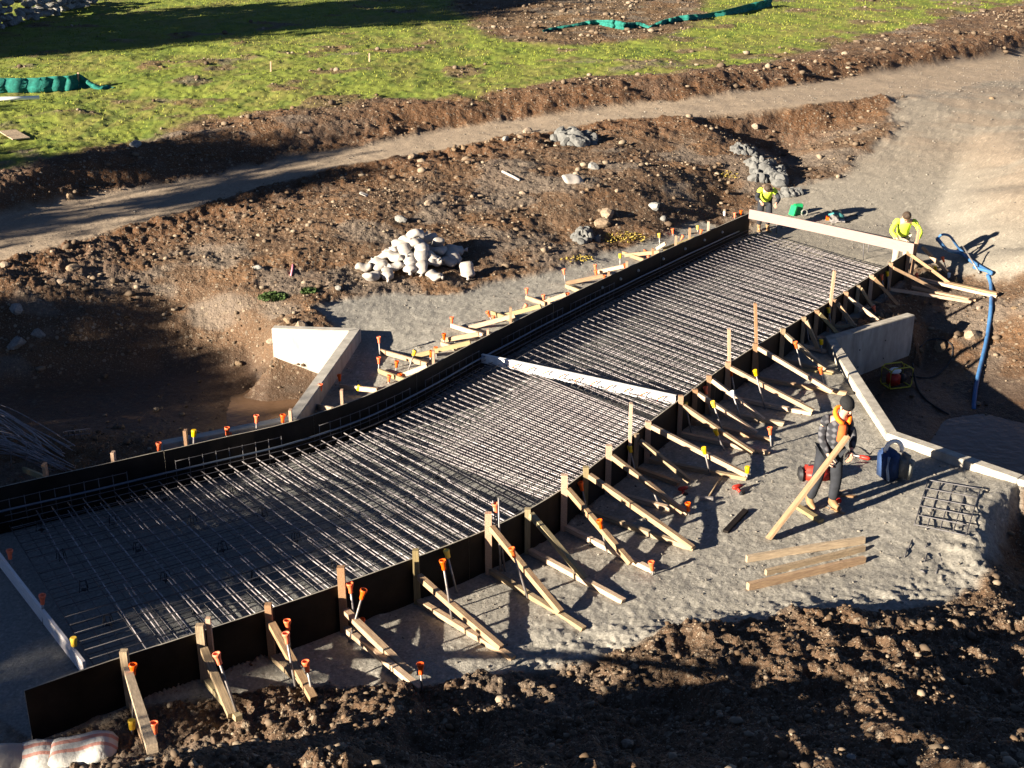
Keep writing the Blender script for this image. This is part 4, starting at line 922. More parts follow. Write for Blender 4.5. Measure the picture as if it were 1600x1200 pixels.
def stone(px, py, wpx, m, words, k=0, rot=None, squash=1.0, cat='rock', name='boulder', grp='larger stones lying on the bank'):
    q = G(px, py + wpx * .3); d = (q - Vector((0, 0, H))).length; s = wpx / F * d / 2
    me = ROCKS[k % 8].copy(); o = mesh_obj(name, me, M[m]); o.location = (q.x, q.y, q.z + s * .25); o.scale = (s * 1.0, s * .85, s * squash); o.rotation_euler = (random.uniform(-.3, .3), random.uniform(-.3, .3), random.uniform(0, 6))
    return tag(o, words, cat, grp)
for a in [(645, 241, 20, 'rock', 'pointed pale boulder on the road edge above the sandbag heap'), (722, 228, 14, 'rock', 'pale stone at the road edge, above the pinkish flat stone'), (790, 214, 14, 'rock_grey', 'upright whitish stone at the road edge, left of the round tan one'), (824, 202, 17, 'rock', 'round tan boulder at the road edge'), (814, 212, 11, 'rock', 'small tan stone leaning on the round tan boulder'),
          (761, 221, 9, 'rock', 'small stone in the row along the road edge'), (709, 232, 10, 'rock', 'left end stone of the row at the road edge'), (670, 315, 16, 'rock', 'pinkish flat stone in the middle of the brown bank'), (626, 340, 20, 'rock_grey', 'grey flat slab just above the sandbag heap'), (928, 257, 24, 'rock_grey', 'pale grey slab under the upper clay heap'),
          (948, 328, 30, 'rock', 'long tan boulder, upper of two near the far form'), (940, 345, 24, 'rock', 'blunt brown boulder, lower of two near the far form'), (1021, 320, 24, 'rock_grey', 'pale angular block on the slope left of the ravine'), (1037, 340, 15, 'rock_grey', 'round grey stone directly above a tall yellow-capped stake'), (910, 299, 10, 'rock', 'small tan stone under the torn white bag'),
          (918, 294, 8, 'rock', 'smallest stone right under the torn white bag'), (817, 299, 12, 'rock', 'dark stone below the white plastic strip'), (965, 297, 11, 'rock', 'brown stone on the rim of a small gully'), (862, 137, 11, 'rock', 'pale round stone on top of the cut above the track'), (1550, 152, 10, 'rock', 'brown stone on the upper ramp'),
          (96, 437, 18, 'rock', 'orange-brown stone at the shade edge on the left bank'), (402, 416, 16, 'rock_grey', 'white stone high on the left bank'), (528, 448, 14, 'rock_grey', 'whitish stone left of the sandbag heap'), (25, 479, 26, 'rock_grey', 'long grey stone in the shaded left bank'), (28, 532, 30, 'rock_grey', 'bluish slab in the deep shade of the left bank'),
          (60, 518, 22, 'rock_grey', 'dull round stone beside the bluish slab'), (8, 412, 16, 'rock', 'tan stone at the left picture edge under the track'), (115, 415, 20, 'rock', 'dark lump on the edge of the shaded track'), (470, 505, 26, 'rock', 'orange ledge stone above the left culvert wing'), (450, 498, 18, 'rock', 'broken ledge stone left of the orange ledge'),
          (425, 530, 16, 'rock', 'stone leaning at the end of the left wing panel'), (372, 566, 14, 'rock', 'tan stone just above the dark pond bank'), (1469, 538, 26, 'rock', 'pale boulder between wing wall and blue hose'), (1520, 520, 28, 'rock', 'brown boulder left of the hanging blue hose'),
          (1530, 480, 12, 'rock', 'small stone touching the hanging blue hose'), (1437, 545, 14, 'rock', 'stone at the far end of the right wing'), (1585, 480, 10, 'rock', 'small stone right of the blue hose'), (236, 1184, 16, 'rock_grey', 'grey stone at the foot of the first brace'), (980, 1158, 22, 'rock', 'pale stone at the bottom of the dark foreground'),
          (1330, 1180, 16, 'rock_grey', 'grey stone at the bottom right of the foreground'), (110, 305, 18, 'rock', 'stone on the rubble edge over the shaded track'), (212, 222, 24, 'rock_grey', 'flat grey rock at the grass edge'), (1180, 195, 14, 'rock', 'stone on the brow of the ravine')]:
    stone(a[0], a[1], a[2], a[3], a[4], k=len(a[4]))

# heaps of grey clay and hardened mortar
def heap(px, py, wpx, hpx, words, n=26, seed=1, m='clay'):
    c = G(px, py); d = (c - Vector((0, 0, H))).length; s = wpx / F * d; r_ = random.Random(seed)
    bm = bmesh.new()
    for i in range(n):
        a = r_.uniform(0, 6.28); rr = r_.random() ** .6; x = math.cos(a) * rr * s * .5; y = math.sin(a) * rr * hpx / F * d * 1.1; z = gz_at(c.x + x, c.y + y) - c.z
        k = s * r_.uniform(.09, .2); me = ROCKS[r_.randrange(8)]; t = bmesh.new(); t.from_mesh(me)
        bmesh.ops.transform(t, matrix=Matrix.Translation((x, y, z + k * .1 + (1 - rr) * s * .12)) @ Euler((r_.random() * 3, r_.random() * 3, 0)).to_matrix().to_4x4() @ Matrix.Scale(k, 4), verts=t.verts)
        tm = bpy.data.meshes.new('t'); t.to_mesh(tm); t.free(); bm.from_mesh(tm); bpy.data.meshes.remove(tm)
    o = bm_obj('clay_heap', bm, M[m], None, False, loc=c); return tag(o, words, 'clay heap', 'heaps of grey clay')
heap(898, 222, 62, 30, 'upper heap of grey crumbly clay touching the track', 60, 2)
heap(1196, 272, 58, 34, 'biggest lump of dark grey clay in the ravine above the first far worker', 60, 3)
heap(1162, 240, 40, 20, 'grey clay patch on the ravine side above the biggest lump', 34, 4)
heap(912, 372, 44, 20, 'grey clay at the bank foot left of the yellow flowers', 36, 5)
heap(1232, 305, 40, 12, 'low grey clods on the ramp edge right of the first far worker', 30, 6)

# ================================================================== sandbags
def bag_mesh(seed, L=.46, W=.30, T=.16, tied=True):
    r_ = random.Random(seed); bm = bmesh.new(); nu, nv = 14, 12; rings = []
    for i in range(nu + 1):
        u = i / nu; e = (1 - abs(2 * u - 1) ** 3.2) ** .5; flare = 1.0
        if tied and u > .84: e = .18 + .35 * (u - .84) / .16
        ring = []
        for j in range(nv):
            a = 2 * math.pi * j / nv; c, s_ = math.cos(a), math.sin(a)
            sx = abs(c) ** .8 * (1 if c > 0 else -1); sz = abs(s_) ** .9 * (1 if s_ > 0 else -1)
            w_ = (W / 2) * (.55 + .45 * e if not (tied and u > .84) else e * .6); t_ = (T / 2) * max(e, .06) * (.75 if s_ < 0 else 1)
            k = 1 + r_.uniform(-.02, .02) + .05 * math.sin(u * 11 + a * 2 + seed) + .04 * math.sin(a * 3 - u * 7 + seed)
            ring.append(bm.verts.new(((u - .5) * L, sx * w_ * k, sz * t_ * k + .02 * math.sin(u * 9 + seed))))
        rings.append(ring)
    for a, b in zip(rings[:-1], rings[1:]):
        for j in range(nv): bm.faces.new((a[j], a[(j + 1) % nv], b[(j + 1) % nv], b[j]))
    bm.faces.new(rings[0][::-1]); bm.faces.new(rings[-1]); bmesh.ops.recalc_face_normals(bm, faces=bm.faces)
    me = bpy.data.meshes.new('sandbag'); bm.to_mesh(me); bm.free()
    for p in me.polygons: p.use_smooth = True
    return me
BAGM = [bag_mesh(i, .44 + .04 * (i % 3), .29, .18, i % 4 != 3) for i in range(7)]
for me in BAGM: me.materials.append(M['bag'])
bm = bmesh.new(); tube(bm, [(0, .022 * math.cos(a), .022 * math.sin(a)) for a in np.linspace(0, 6.283, 9)], .006, 4); tieme = bpy.data.meshes.new('tie_string'); bm.to_mesh(tieme); bm.free(); tieme.materials.append(M['rebar_dark'])
# x y in the 6.67x crop of (530,340); stack height; turn; pitch ; words
BG = [(270, 545, 0, 10, 0, 'long flat sandbag at the left end of the heap'), (350, 640, 0, 60, 10, 'square sandbag at the lower left of the heap'), (505, 640, 0, -80, 15, 'sandbag with pointed ears at the lower left'), (400, 500, 0, 150, 5, 'small sandbag above the flat left one'), (465, 545, .02, 30, 0, 'small sandbag wedged between the left ones'),
      (455, 440, .06, 170, 20, 'sandbag under a white pointed corner at the left'), (575, 540, .02, 200, 5, 'plump sandbag in the front row left of centre'), (545, 390, .2, 160, 15, 'broad creamy sandbag on the left shoulder'), (600, 450, .15, -30, 15, 'creamy sandbag sloping down from the left shoulder'), (640, 300, .35, 200, 20, 'sandbag left below the summit'),
      (700, 260, .45, 150, 10, 'wide sandbag just left of the summit'), (820, 215, .62, 20, 0, 'bluish shaded sandbag crowning the heap'), (760, 310, .42, 170, 15, 'large bright sandbag under the crown'), (690, 380, .28, -70, 30, 'tied sandbag in the centre with a dark knot'), (735, 480, .10, -80, 30, 'beige sandbag hanging in the centre'), (740, 550, 0, -85, 20, 'sandbag at the bottom centre'),
      (860, 340, .36, -60, 25, 'beige tied sandbag right of centre'), (855, 430, .22, -85, 40, 'upright sandbag with dark cords'), (860, 550, .02, -88, 40, 'sandbag standing in the front row centre'), (960, 430, .15, -40, 15, 'brownish sandbag right of the upright one'), (1000, 480, .05, 20, 0, 'grey shaded sandbag low on the right'), (1025, 290, .32, 110, 25, 'speckled sandbag high on the right'),
      (1045, 370, .18, 60, 10, 'white sandbag with a dark stain on the right'), (950, 250, .4, 10, 0, 'bluish sandbag behind the summit'), (1120, 490, 0, 160, 0, 'small pale sandbag at the right foot'), (1190, 440, .08, -50, 25, 'slanting sandbag pointing down at the right'), (1210, 365, .12, 10, 5, 'bluish sandbag at the right rim'), (1000, 640, 0, -28, 10, 'elongated sandbag lying in front at the right'), (1335, 590, .05, -80, 45, 'lone sandbag standing apart at the far right')]
r_ = random.Random(3)
for i, (cx, cy, h, yaw, pit, wd) in enumerate(BG):
    px, py = 530 + cx / 6.667, 340 + cy / 6.667; q = G(px, py + h * 50 + 3); g = gz_at(q.x, q.y)
    root = mesh_obj('sandbag', BAGM[i % 7]); root.location = (q.x, q.y, g + h * .8 + .09); root.rotation_euler = (R(r_.uniform(-12, 12)), R(pit), R(yaw)); sc = 1.0 * r_.uniform(.95, 1.12); root.scale = (sc, sc, sc * 1.15)
    tag(root, wd, 'sandbag', 'white sandbags heaped on the bank')
    if i % 7 != 3:
        o = bpy.data.objects.new('tie_string', tieme); COL.objects.link(o); o.parent = root; o.location = (.15, 0, .01)
# core of the heap: bags beneath
for k, (cx, cy, h) in enumerate([(700, 430, 0), (800, 400, .1), (880, 400, .05), (950, 350, .12), (780, 330, .25), (1080, 420, 0), (620, 400, .02)]):
    q = G(530 + cx / 6.667, 340 + cy / 6.667 + h * 50 + 8); o = mesh_obj('sandbag', BAGM[k % 7]); o.location = (q.x, q.y + .25, gz_at(q.x, q.y + .25) + h + .08); o.rotation_euler = (0, 0, k * 1.1); o.scale = (1.1, 1.1, 1.3); tag(o, ['sandbag buried low in the heap, left of centre','sandbag buried in the middle of the heap','sandbag buried right of the heap middle','sandbag buried beneath the speckled one','sandbag directly beneath the crown','sandbag beneath the slanting right one','sandbag buried under the creamy left ones'][k], 'sandbag', 'white sandbags heaped on the bank')
# striped bags at the bottom left
m = bpy.data.materials.new('striped_sack'); m.use_nodes = True; n = m.node_tree; b = n.nodes['Principled BSDF']; b.inputs['Roughness'].default_value = .8
tc = n.nodes.new('ShaderNodeTexCoord'); sp = n.nodes.new('ShaderNodeSeparateXYZ'); n.links.new(tc.outputs['Object'], sp.inputs[0]); rp = n.nodes.new('ShaderNodeValToRGB'); rp.color_ramp.interpolation = 'CONSTANT'
mr = n.nodes.new('ShaderNodeMapRange'); mr.inputs[1].default_value = -.2; mr.inputs[2].default_value = .2; n.links.new(sp.outputs[1], mr.inputs[0]); n.links.new(mr.outputs[0], rp.inputs[0])
e = rp.color_ramp.elements; wht = (.50, .49, .46, 1); rd = (.50, .24, .19, 1); e[0].color = wht; e[0].position = 0; e[1].position = .34; e[1].color = rd
for p_, c_ in ((.44, wht), (.62, rd), (.74, wht)): x = e.new(p_); x.color = c_
nz = n.nodes.new('ShaderNodeTexNoise'); nz.inputs['Scale'].default_value = 9; nz.inputs['Detail'].default_value = 5; n.links.new(tc.outputs['Object'], nz.inputs[0]); bp = n.nodes.new('ShaderNodeBump'); bp.inputs['Strength'].default_value = .9; bp.inputs['Distance'].default_value = .03; n.links.new(nz.outputs[0], bp.inputs['Height']); n.links.new(bp.outputs[0], b.inputs['Normal'])
mx = n.nodes.new('ShaderNodeMix'); mx.data_type = 'RGBA'; mx.blend_type = 'MULTIPLY'; mx.inputs[0].default_value = .6; n.links.new(rp.outputs[0], mx.inputs[6]); n.links.new(nz.outputs[1], mx.inputs[7]); n.links.new(rp.outputs[0], b.inputs['Base Color'])
for k, (px, py, yaw, wd, mm) in enumerate([(132, 1176, 12, 'sack with red stripes under the sawn end of the form', m), (55, 1188, 6, 'whitish sack with a faint pink stripe, middle one by the sawn form end', m), (-8, 1196, 20, 'plain bluish white sack cut by the left picture edge', M['bag'])]):
    me = bag_mesh(20 + k, .66, .40, .22, False); me.materials.append(mm); q = G(px, py + 6); o = mesh_obj('sack', me); o.location = (q.x, q.y, q.z + .07); o.rotation_euler = (R(14), R(-3), R(yaw)); tag(o, wd, 'sack', 'sacks at the form end')
# torn bags and litter on the bank
for k, (px, py, w_, wd, mm) in enumerate([(896, 280, 36, 'torn white sack lying open on the middle of the brown bank', 'bag'), (570, 302, 20, 'flattened white rag pressed into the bank left of centre', 'bag'), (822, 384, 0, '', 'bag')]):
    if not w_: continue
    q = G(px, py + 4); s = w_ / F * (q - Vector((0, 0, H))).length; me = bag_mesh(40 + k, s, s * .75, s * (.35 if k == 0 else .12), False); me.materials.append(M[mm]); o = mesh_obj('torn_sack', me); o.location = q + Vector((0, 0, .04)); o.rotation_euler = (R(20), R(10), R(20 + 60 * k)); tag(o, wd, 'sack')
def line_on(px_list, up=.02): return [G(a, b) + Vector((0, 0, up)) for a, b in px_list]
tag(tube_obj('plastic_strip', line_on([(785, 270), (795, 275), (803, 279), (812, 284)], .04), .04, M['bag'], None, 6), 'twisted white plastic strip on the bank above the dark gully', 'litter')
tag(tube_obj('marker_ribbon', line_on([(458, 416), (457, 424), (455, 433)], .04), .025, mat('pink_ribbon', (.7, .25, .3), .6), None, 5), 'pink marker ribbon on the bank above the left culvert wing', 'ribbon')

# ================================================================== field: nets, pipe, board, stakes, stone wall
def net(pl, h, words, seed=1, name='net_fence'):
    r_ = random.Random(seed); g = []
    for a, b in zip(pl[:-1], pl[1:]):
        for k in range(10): t = k / 10; g.append((a[0] + (b[0] - a[0]) * t, a[1] + (b[1] - a[1]) * t, a[2] + (b[2] - a[2]) * t))
    g.append(pl[-1]); bm = bmesh.new(); cols = []
    for i, (x, y, hh) in enumerate(g):
        q = G(x, y); c = []
        for j in range(7):
            t = j / 6; c.append(bm.verts.new((q.x + math.sin(j * 1.3 + i * .13) * .03, q.y + (math.sin(j * 1.1 + i * .12) * .07 + t * .12) * (1 if hh > .2 else 2), q.z - .02 + hh * h * t + math.sin(i * .33 + j) * .015)))
        cols.append(c)
    for a, b in zip(cols[:-1], cols[1:]):
        for j in range(6): bm.faces.new((a[j], b[j], b[j + 1], a[j + 1]))
    o = bm_obj(name, bm, M['net'], None, True); sm = o.modifiers.new('thickness', 'SOLIDIFY'); sm.thickness = .012; return tag(o, words, 'net')
net([(-120, 140, 1), (-30, 146, 1), (60, 146, 1), (110, 142, 1), (124, 138, 1), (140, 139, .5), (155, 141, .25), (178, 138, .08)], .55, 'sagging green netting fence at the left of the field, its end collapsed')
net([(848, 50, .3), (880, 45, .35), (905, 41, .4), (930, 37, .5), (955, 43, .9), (975, 47, .9), (1000, 43, .6), (1015, 44, .3)], .42, 'slack green netting across the bare patch of the field, left stretch', 3)
net([(1015, 44, .3), (1040, 38, .6), (1060, 34, .7), (1100, 29, .6), (1150, 22, .9), (1190, 14, 1.1), (1206, 10, 1.2)], .42, 'darker green netting rising to the upper picture edge, right stretch', 4)
for px, py0, py1, wd in [(122, 113, 138, 'thin dark stick holding up the left green netting'), (577, 83, 97, 'pale wooden survey peg alone in the middle of the grass'), (423, 96, 112, 'short orange-brown peg in the grass left of the survey peg'), (1205, 0, 10, 'stick at the high end of the green netting')]:
    b = G(px, py1); t = up_from(b, px, py0); tag(beam('field_peg', b - Vector((0, 0, .1)), t, .05, .05, M['pine_post']), wd, 'stake')
tag(tube_obj('plastic_pipe', [G(-40, 160) + Vector((0, 0, .08)), G(62, 156) + Vector((0, 0, .08))], .07, M['white_plastic'], None, 10), 'white plastic pipe lying on the grass under the left green netting', 'pipe')
a = G(12, 207); c = G(34, 220); tag(beam('plywood_offcut', a + Vector((0, 0, .06)), c + Vector((0, 0, .06)), .5, .03, M['weathered']), 'weathered brown board lying on the shaded grass at the left edge', 'board')
wa, wb = G(-110, 75), G(150, 6); root = empty('dry_stone_wall', wa); tag(root, 'dark dry stone wall in the upper left corner behind the grass', 'wall'); r_ = random.Random(11)
wme = [bpy.data.meshes.new_from_object(mesh_obj('t', ROCKS[k].copy())) for k in range(4)]
for o in [o for o in COL.objects if o.name.startswith('t') and o.name.split('.')[0] == 't']: bpy.data.objects.remove(o)
for me in wme: me.materials.clear(); me.materials.append(M['rock_grey'])
wd3 = (wb - wa); 
for i in range(230):
    f = r_.random(); lay = r_.randrange(4); q = wa + wd3 * f; q.z = gz_at(q.x, q.y) + .15 + lay * .32; s = r_.uniform(.22, .42) * (1.1 - .1 * lay)
    o = bpy.data.objects.new('stone', wme[i % 4]); COL.objects.link(o); o.location = q + Vector((0, r_.uniform(-.25, .25), 0)); o.scale = (s * 1.1, s * .8, s * .75); o.rotation_euler = (r_.uniform(-.4, .4), r_.uniform(-.4, .4), r_.random() * 6); rel(o, root)

# ================================================================== rebar heap, loose mesh
r_ = random.Random(8)
root = empty('rebar_heap', G(40, 712)); tag(root, 'tangled heap of long bent reinforcement bars at the left edge beyond the form', 'rebar')
for k in range(34):
    y0 = 640 + k * 3.0 + r_.uniform(-4, 4); x1 = 60 + r_.uniform(0, 60); y1 = 706 + k * 1.1 + r_.uniform(-6, 8); c = r_.uniform(.1, .4); top = .25 + .3 * r_.random()
    a = G(-70, y0 + 12); a.z += .15 + .35 * r_.random(); b = G(x1, min(y1, 742)); b.z += .06; mid_ = a.lerp(b, .5) + Vector((0, 0, c))
    cpts = catmull([a, a.lerp(b, .25) + Vector((0, 0, c * .8)), mid_, a.lerp(b, .8) + Vector((0, 0, c * .5)), b], 4)
    rel(tube_obj('loose_bar', cpts, .0095, M['rebar'], None, 5), root)
for k in range(5):
    a = G(-30 + k * 24, 735); rel(tube_obj('loose_bar', [a, a + Vector((.05, 0, .45)), a + Vector((-.1, .1, .62))], .008, M['rebar'], None, 5), root)
def grid_panel(name, c00, c10, c11, c01, nu, nv, words, lift=.03, r=.008, m='rebar', drape=True):
    root = empty(name, c00); tag(root, words, 'wire mesh')
    def at(u, v):
        q = c00.lerp(c10, u).lerp(c01.lerp(c11, u), v)
        q.z += .05
        if drape: q.z = max(q.z, gz_at(q.x, q.y)) + lift
        return q
    for i in range(nu + 1): rel(tube_obj('mesh_wire', [at(i / nu, v / 8) for v in range(-0, 9)], r, M[m], None, 5), root)
    for j in range(nv + 1): rel(tube_obj('mesh_wire', [at(u / 8, j / nv) + Vector((0, 0, r * 1.6)) for u in range(9)], r, M[m], None, 5), root)
grid_panel('mesh_offcut', G(1449, 756), G(1531, 770), G(1508, 843), G(1428, 826), 4, 5, 'square offcut of wire mesh on the gravel mound at the right', .05, .009, 'rebar_dark', False)
a = P(97, 692, -.75); grid_panel('mesh_offcut', a, P(145, 690, -.75), P(142, 675, -.45), P(100, 680, -.45), 5, 2, 'small bent mesh scrap on the mud beyond the rebar heap', 0, .009, 'rebar', False)
for k, (a0, b0) in enumerate([((1417, 862), (1425, 845)), ((1413, 872), (1417, 858)), ((1445, 858), (1449, 850)), ((1441, 885), (1449, 866)), ((1462, 898), (1466, 884)), ((1472, 884), (1466, 866)), ((1436, 892), (1446, 898))]):
    tag(tube_obj('wire_scrap', [G(*a0) + Vector((0, 0, .015)), G((a0[0] + b0[0]) / 2 + 1, (a0[1] + b0[1]) / 2) + Vector((0, 0, .025)), G(*b0) + Vector((0, 0, .015))], .009, M['rebar_dark'], None, 5), 'dark cut bar end scattered on the gravel below the mesh offcut', 'wire', 'cut bar ends below the mesh offcut')

# ================================================================== timbers and tools on the pad
def lie(name, a, b, w, h, m, words, cat='timber', lift=0, grp=None):
    a, b = G(*a), G(*b); a.z += h / 2 + lift; b.z += h / 2 + lift; return tag(beam(name, a, b, w, h, M[m]), words, cat, grp)
lie('loose_timber', (1166, 879), (1350, 849), .05, .10, 'weathered', 'rearmost of three loose timbers on the gravel', grp='three loose timbers')
lie('loose_timber', (1196, 900), (1350, 862), .05, .09, 'weathered', 'middle and thinnest of three loose timbers on the gravel', grp='three loose timbers')
lie('loose_timber', (1168, 922), (1350, 880), .06, .10, 'pine', 'front and brightest of three loose timbers on the gravel', grp='three loose timbers')
lie('timber_offcut', (1246, 795), (1283, 818), .09, .06, 'treated', 'short greenish timber offcut at the boots of the man in plaid')
lie('dark_plank', (1133, 834), (1165, 800), .08, .05, 'ply', 'dark thin plank alone on the gravel left of the man in plaid', 'board')
lie('timber_offcut', (1240, 578), (1300, 586), .08, .05, 'treated', 'yellow-green offcut lying in the shade left of the headwall')
lie('timber_offcut', (1232, 624), (1255, 632), .07, .04, 'pine', 'small light offcut left of the plaid man\'s beanie')
lie('timber_offcut', (1307, 772), (1330, 768), .06, .03, 'pine', 'upper of two curled wood scraps right of the boots')
lie('timber_offcut', (1312, 776), (1340, 778), .05, .03, 'leather', 'lower of two curled wood scraps right of the boots')
lie('long_board', (1424, 454), (1524, 474), .12, .04, 'pine', 'lower long pale board stretching over the excavation edge', 'board', .06)
lie('long_board', (1470, 447), (1558, 466), .12, .04, 'pine', 'upper long pale board with its tip at the blue hose', 'board', .09)
q = G(1345, 697); o = beam('thin_sheet', q + Vector((0, 0, .0)), q + Vector((.02, .04, .40)), .02, .30, M['weathered']); o.rotation_euler.rotate_axis('X', 0); o.matrix_local = Matrix.Translation(q) @ Matrix.Rotation(-.27, 4, 'Z') @ Matrix.Translation(-q) @ o.matrix_local; tag(o, 'thin pale board stuck upright in the gravel right of the man in plaid', 'board')
# sledge hammer
root = empty('hammer', G(1105, 783)); tag(root, 'hammer with a pale handle lying near the red drill', 'hammer')
rel(tube_obj('handle', [G(1104, 783) + Vector((0, 0, .03)), G(1128, 748) + Vector((0, 0, .04))], .014, M['weathered']), root); a = G(1104, 783) + Vector((0, 0, .04)); rel(beam('head', a + Vector((-.09, .01, 0)), a + Vector((.09, -.01, 0)), .05, .05, M['steel']), root)
def power_tool(px, py, yaw, body, words, s=1.0, cat='drill', name='power_drill'):
    q = G(px, py); root = empty(name, q, (0, 0, yaw)); tag(root, words, cat); root.scale = (s, s, s)
    bm = bmesh.new(); tube(bm, [(-.10, 0, .09), (-.06, 0, .09), (.03, 0, .09), (.09, 0, .09)], .04, 10, rs=[.028, .042, .040, .030]); add_box(bm, Vector((-.03, -.06, .06)), (.045, .13, .04), Euler((.4, 0, 0)).to_matrix()); bm_obj('housing', bm, body, root, True)
    bm = bmesh.new(); tube(bm, [(.09, 0, .09), (.14, 0, .09), (.2, 0, .09)], .02, 8, rs=[.024, .018, .006]); bm_obj('chuck', bm, M['steel'], root)
    bm = bmesh.new(); add_box(bm, Vector((-.03, -.14, .035)), (.09, .07, .07)); bmesh.ops.bevel(bm, geom=bm.edges[:], offset=.012, segments=2, affect='EDGES'); bm_obj('battery', bm, M['red'] if body is M['black'] else M['black'], root)
    return root
power_tool(1152, 768, .6, M['red'], 'red cordless drill on the gravel left of the plaid man\'s bag', .9)
power_tool(1350, 722, 2.6, M['red'], 'red corded power tool with a cable loop near the blue pack', .85, 'power tool', 'power_tool')
power_tool(1306, 779, .2, M['black'], 'black and red nail gun lying right of the plaid man\'s boots', .9, 'nail gun', 'nail_gun')
power_tool(1067, 800 - 30, .4, M['red'], 'dark red tool in the shade between the soles of two braces', .8, 'drill')
tag(tube_obj('power_cable', [p + Vector((0, 0, .02)) for p in catmull([G(1342, 716), G(1333, 710), G(1330, 703), G(1340, 700), G(1350, 706), G(1358, 712), G(1366, 704), G(1376, 702)], 5)], .008, M['black'], None, 5), 'thin black cable looping behind the red power tool', 'cable')
# red tool bag
q = G(1274, 750); root = empty('tool_bag', q); tag(root, 'open red and black tool bag behind the legs of the man in plaid', 'tool bag')
bm = bmesh.new(); add_box(bm, Vector((0, 0, .11)), (.42, .26, .22)); bmesh.ops.bevel(bm, geom=bm.edges[:], offset=.05, segments=3, affect='EDGES'); bm_obj('bag_body', bm, M['red'], root, True)
for sx in (-1, 1):
    bm = bmesh.new(); add_box(bm, Vector((sx * .22, 0, .10)), (.07, .25, .2)); bmesh.ops.bevel(bm, geom=bm.edges[:], offset=.03, segments=2, affect='EDGES'); bm_obj('end_pocket', bm, M['black'], root, True)
tube_obj('handle', [(-.12, .02, .2), (-.08, .03, .29), (.08, .03, .29), (.12, .02, .2)], .012, M['black'], root)
# blue and grey canister bag with white coil
q = G(1394, 748); root = empty('backpack', q); root.scale = (1.2, 1.2, 1.2); tag(root, 'dark blue and grey pack with white hoop, right of the man in plaid', 'backpack')
bm = bmesh.new(); add_box(bm, Vector((-.07, 0, .20)), (.22, .26, .40), Euler((0, -.06, .35)).to_matrix()); bmesh.ops.bevel(bm, geom=bm.edges[:], offset=.05, segments=3, affect='EDGES'); bm_obj('pack_body', bm, M['navy'], root, True)
bm = bmesh.new(); add_box(bm, Vector((.12, -.02, .17)), (.18, .28, .36), Euler((0, .12, .3)).to_matrix()); bmesh.ops.bevel(bm, geom=bm.edges[:], offset=.07, segments=4, affect='EDGES'); bm_obj('grey_panel', bm, M['grey_plastic'], root, True)
bm = bmesh.new(); tube(bm, [(math.cos(a) * .10 - .03, -.02, .40 + math.sin(a) * .12) for a in np.linspace(-.2, 3.35, 12)], .028, 8); bm_obj('white_hoop', bm, M['white_plastic'], root, True)
tube_obj('strap', [(-.12, -.15, .36), (-.13, -.165, .2), (-.1, -.16, .05)], .018, mat('pale_blue_strap', (.25, .33, .45), .7), root)
# pump
q = P(1399, 606, -1.06); q.z = max(gz_at(q.x, q.y), WZ) ; root = empty('water_pump', q, (0, 0, .3)); root.scale = (.88, .88, .88); tag(root, 'motor pump with yellow tube frame at the foot of the far wing wall', 'pump')
fr = []
for s in (-1, 1):
    bm = bmesh.new(); tube(bm, [(-.26, s * .18, .02), (.26, s * .18, .02), (.29, s * .18, .1), (.29, s * .18, .42), (.22, s * .18, .5), (-.22, s * .18, .5), (-.29, s * .18, .42), (-.29, s * .18, .1), (-.26, s * .18, .02)], .016, 8); bm_obj('frame', bm, M['yellow_frame'], root, True)
for x, z in ((-.29, .45), (.29, .45), (-.27, .03), (.27, .03)): tube_obj('crossbar', [(x, -.18, z), (x, .18, z)], .015, M['yellow_frame'], root)
bm = bmesh.new(); add_box(bm, Vector((-.08, 0, .18)), (.26, .24, .26)); bmesh.ops.bevel(bm, geom=bm.edges[:], offset=.03, segments=2, affect='EDGES'); bm_obj('engine', bm, M['red'], root, True)
bm = bmesh.new(); bmesh.ops.create_uvsphere(bm, u_segments=14, v_segments=8, radius=.15); bmesh.ops.scale(bm, vec=(1.0, .8, .5), verts=bm.verts); bmesh.ops.translate(bm, vec=(-.06, 0, .38), verts=bm.verts); bm_obj('fuel_tank', bm, M['white_plastic'], root, True)
bm = bmesh.new(); tube(bm, [(.08, 0, .18), (.13, 0, .18), (.24, 0, .18)], .1, 12, rs=[.12, .12, .07]); bm_obj('pump_housing', bm, M['black'], root, True)
def hose(pl, r, m, words, n=8, name='hose'): return tag(tube_obj(name, catmull(pl, 8), r, M[m], None, n), words, 'hose')
def gp_(x, y, up=.03): q = G(x, y); q.z = max(q.z, WZ) + up; return q
hose([q + Vector((.3, 0, .2)), gp_(1425, 590), gp_(1455, 592), gp_(1478, 575), gp_(1488, 555), gp_(1486, 540), gp_(1470, 532), gp_(1450, 534), gp_(1437, 545)], .018, 'black', 'thin black hose curling from the pump to the boulder')
hose([gp_(1424, 582, .2), gp_(1432, 605), gp_(1445, 625), gp_(1465, 640), gp_(1482, 650)], .022, 'black', 'thick black suction hose running from the pump into the water')
